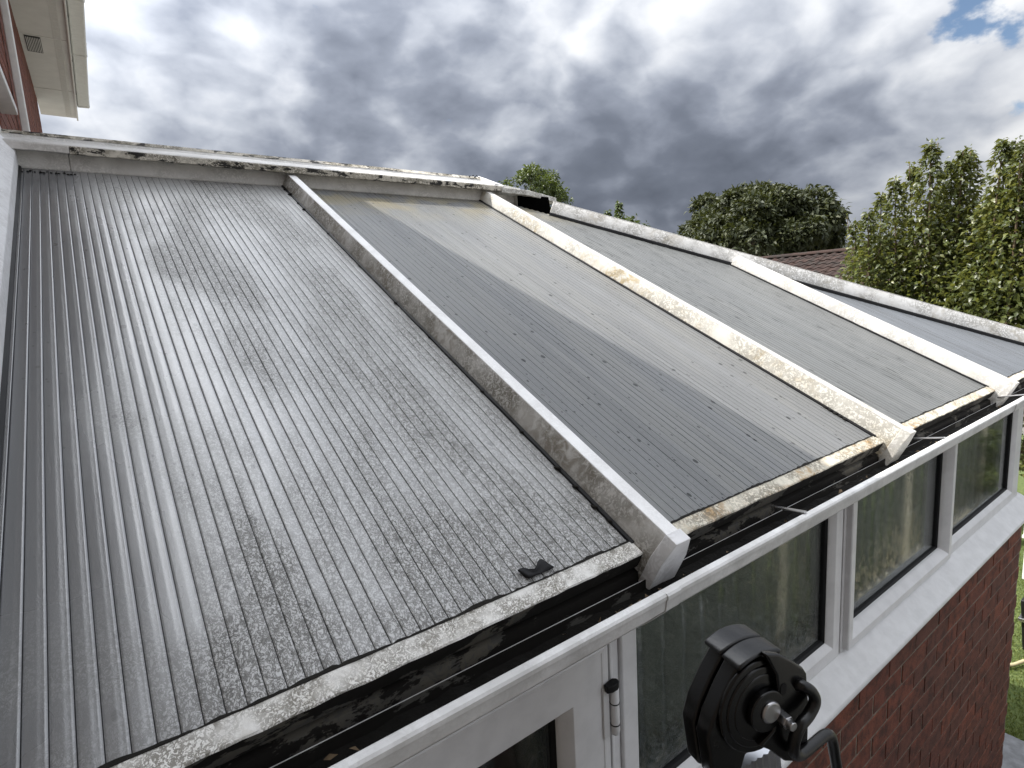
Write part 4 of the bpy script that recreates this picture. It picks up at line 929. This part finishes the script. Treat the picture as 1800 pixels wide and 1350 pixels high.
# ------------------------------------------------------------------ bungalow beyond the garden
bun = thing('bungalow', 'low neighbouring house with dark brown tiled roof behind the trees', 'house', (20.8, 9, GZ))
RZ = 1.5 - GZ; pit = math.radians(24); ux = V((-math.cos(pit), 0, -math.sin(pit))); un = V((-math.sin(pit), 0, math.cos(pit)))
SLN = 4.4; y0, y1 = -7.0, 6.0
def T(y, s, n, sd=1): return V((ux.x * s * sd + un.x * n * sd, y, RZ + ux.z * s + un.z * n))
mb = MB(); mb.add([T(y0, 0, -.05), T(y1, 0, -.05), T(y1, SLN, -.05), T(y0, SLN, -.05)], [(0, 1, 2, 3)]); mb.add([T(y0, 0, -.05, -1), T(y1, 0, -.05, -1), T(y1, SLN, -.05, -1), T(y0, SLN, -.05, -1)], [(0, 3, 2, 1)])
rf = mb.build('roof', 'tile', bun)
xe = abs(ux.x) * (SLN - .4); ze = RZ + ux.z * (SLN - .4) - .1
mb = MB(); mb.add([(-xe, y0 + .2, 0), (xe, y0 + .2, 0), (xe, y1 - .2, 0), (-xe, y1 - .2, 0), (-xe, y0 + .2, ze), (xe, y0 + .2, ze), (xe, y1 - .2, ze), (-xe, y1 - .2, ze), (0, y0 + .2, RZ - .15), (0, y1 - .2, RZ - .15)], [(0, 1, 5, 4), (2, 3, 7, 6), (3, 0, 4, 7), (1, 2, 6, 5), (4, 5, 8), (6, 7, 9)]); mb.build('wall', 'render_wall', bun)
tv = []; nseg = 8
tb = MB(); pr = []
for i in range(nseg + 1):
    t = i / nseg; pr.append((.31 * t, .030 * math.sin(t * 2 * math.pi) * (1 if t < .5 else .6)))
vs = []
for s_, dn in ((0, .002), (.36, .030)):
    for y, n_ in pr: vs.append((y, s_, n_ + dn))
for y, n_ in pr: vs.append((y, .36, n_ - .0))
k = nseg + 1; fs = []
for i in range(nseg): fs += [(i, i + 1, k + i + 1, k + i), (k + i, k + i + 1, 2 * k + i + 1, 2 * k + i)]
tme = bpy.data.meshes.new('tile'); tme.from_pydata([tuple(V((0, a, 0)) + ux * s_ + un * n_) for a, s_, n_ in vs], [], fs); tme.materials.append(MATS['tile'])
rest = MB(); cnt = 0
for i in range(int((y1 - y0) / .30)):
    for j in range(int(SLN / .33)):
        p = T(y0 + i * .30, j * .33, 0); wp = V((20.8, 9, GZ)) + p; q = proj(wp)
        if 1300 < q[0] < 1520 and 425 < q[1] < 505 and cnt < 300:
            o = bpy.data.objects.new('tile', tme); COL.objects.link(o); o.parent = rf; o.location = p + V((random.uniform(-.004, .004), 0, random.uniform(-.006, .006))); cnt += 1
        else: rest.add([p + v_.co for v_ in tme.vertices], [tuple(f.vertices) for f in tme.polygons])
o = rest.build('tile_field', 'tile', rf); o['kind'] = 'stuff'
for i in range(28):
    a0 = y0 + i * .46; mb = MB(); mb.prism([(.14 * math.cos(a), .10 * math.sin(a)) for a in [math.pi * k_ / 8 for k_ in range(9)]] , lambda t, p, q: V((p, t, RZ + q + .0 + .012 * (t - a0))), a0, a0 + .47); mb.build('ridge_tile', 'tile', rf)

# ------------------------------------------------------------------ small garden things by the right edge
def gp_(u, v): return onZ(u, v, GZ)
b = gp_(1792, 1143)
pl = thing('planter', 'black square planter standing on the lawn past the brick corner', 'planter', (b.x, b.y - .34, GZ))
mb = MB(); ring_pts = [(-.0, -.30), (.52, -.30), (.52, .36), (0, .36)]
mb.add([(x_ + (.03 if x_ == 0 else -.03), y_ + (.03 if y_ < 0 else -.03), 0) for x_, y_ in ring_pts] + [(x_, y_, .44) for x_, y_ in ring_pts] + [(x_ + (.025 if x_ == 0 else -.025), y_ + (.025 if y_ < 0 else -.025), .44) for x_, y_ in ring_pts] + [(x_ + (.03 if x_ == 0 else -.03), y_ + (.03 if y_ < 0 else -.03), .38) for x_, y_ in ring_pts],
    [(3, 2, 1, 0)] + [(i, (i + 1) % 4, 4 + (i + 1) % 4, 4 + i) for i in range(4)] + [(4 + i, 4 + (i + 1) % 4, 8 + (i + 1) % 4, 8 + i) for i in range(4)] + [(8 + i, 8 + (i + 1) % 4, 12 + (i + 1) % 4, 12 + i) for i in range(4)])
mb.build('box', 'planter', pl, bevel=.006); MB().box((.031, -.269, .30), (.489, .329, .375)).build('soil', 'soil', pl)
MB().box((-.006, -.306, .255), (.526, .366, .285)).build('rim_highlight', 'steel', pl, bevel=.003)  # pale strip modelled in place of the highlight on the planter rim
p0 = gp_(1770, 1175); p1 = gp_(1830, 1172)
tag(MB().tube(smooth_path([V((p0.x - .1, p0.y + .25, GZ + .03)), V((p0.x, p0.y, GZ + .03)), V((p1.x, p1.y, GZ + .032)), V((p1.x - .1, p1.y - .6, GZ + .03)), V((p1.x - .5, p1.y - 1.0, GZ + .03))], 8), .014, 10).build('garden_hose', 'hose', smooth=True), 'beige garden hose lying across the lawn by the patio', 'hose')
bq = gp_(1800, 1018); bench = thing('garden_bench', 'white wire lattice garden bench at the far end of the lawn', 'bench', (bq.x, bq.y, GZ))
for y_ in (-1.1, .0):
    for x_ in (0, .40): MB().tube([(x_, y_, 0), (x_, y_, .44)], .016, 8).build('leg', 'white_metal', bench)
mb = MB()
for i in range(8): mb.box((-.02 + i * .058, -1.14, .44), (.025 + i * .058, .04, .465))
mb.build('seat', 'white_metal', bench)
mb = MB(); rnd = random.Random(3)
for i in range(22):
    a = -1.12 + i * .055
    mb.tube([(.42, a, .47), (.45, min(.03, a + .32), .95)], .007, 5); mb.tube([(.425, a, .95), (.425, min(.03, a + .32), .47)], .007, 5)
mb.tube([(.42, -1.14, .47), (.45, -1.14, .97), (.45, .04, .97), (.42, .04, .47)], .014, 6); mb.build('backrest', 'white_metal', bench)
for y_ in (-1.12, .02): MB().tube([(.44, y_, .70), (.05, y_, .68), (.0, y_, .64), (.0, y_, .45)], .013, 8).build('armrest', 'white_metal', bench)
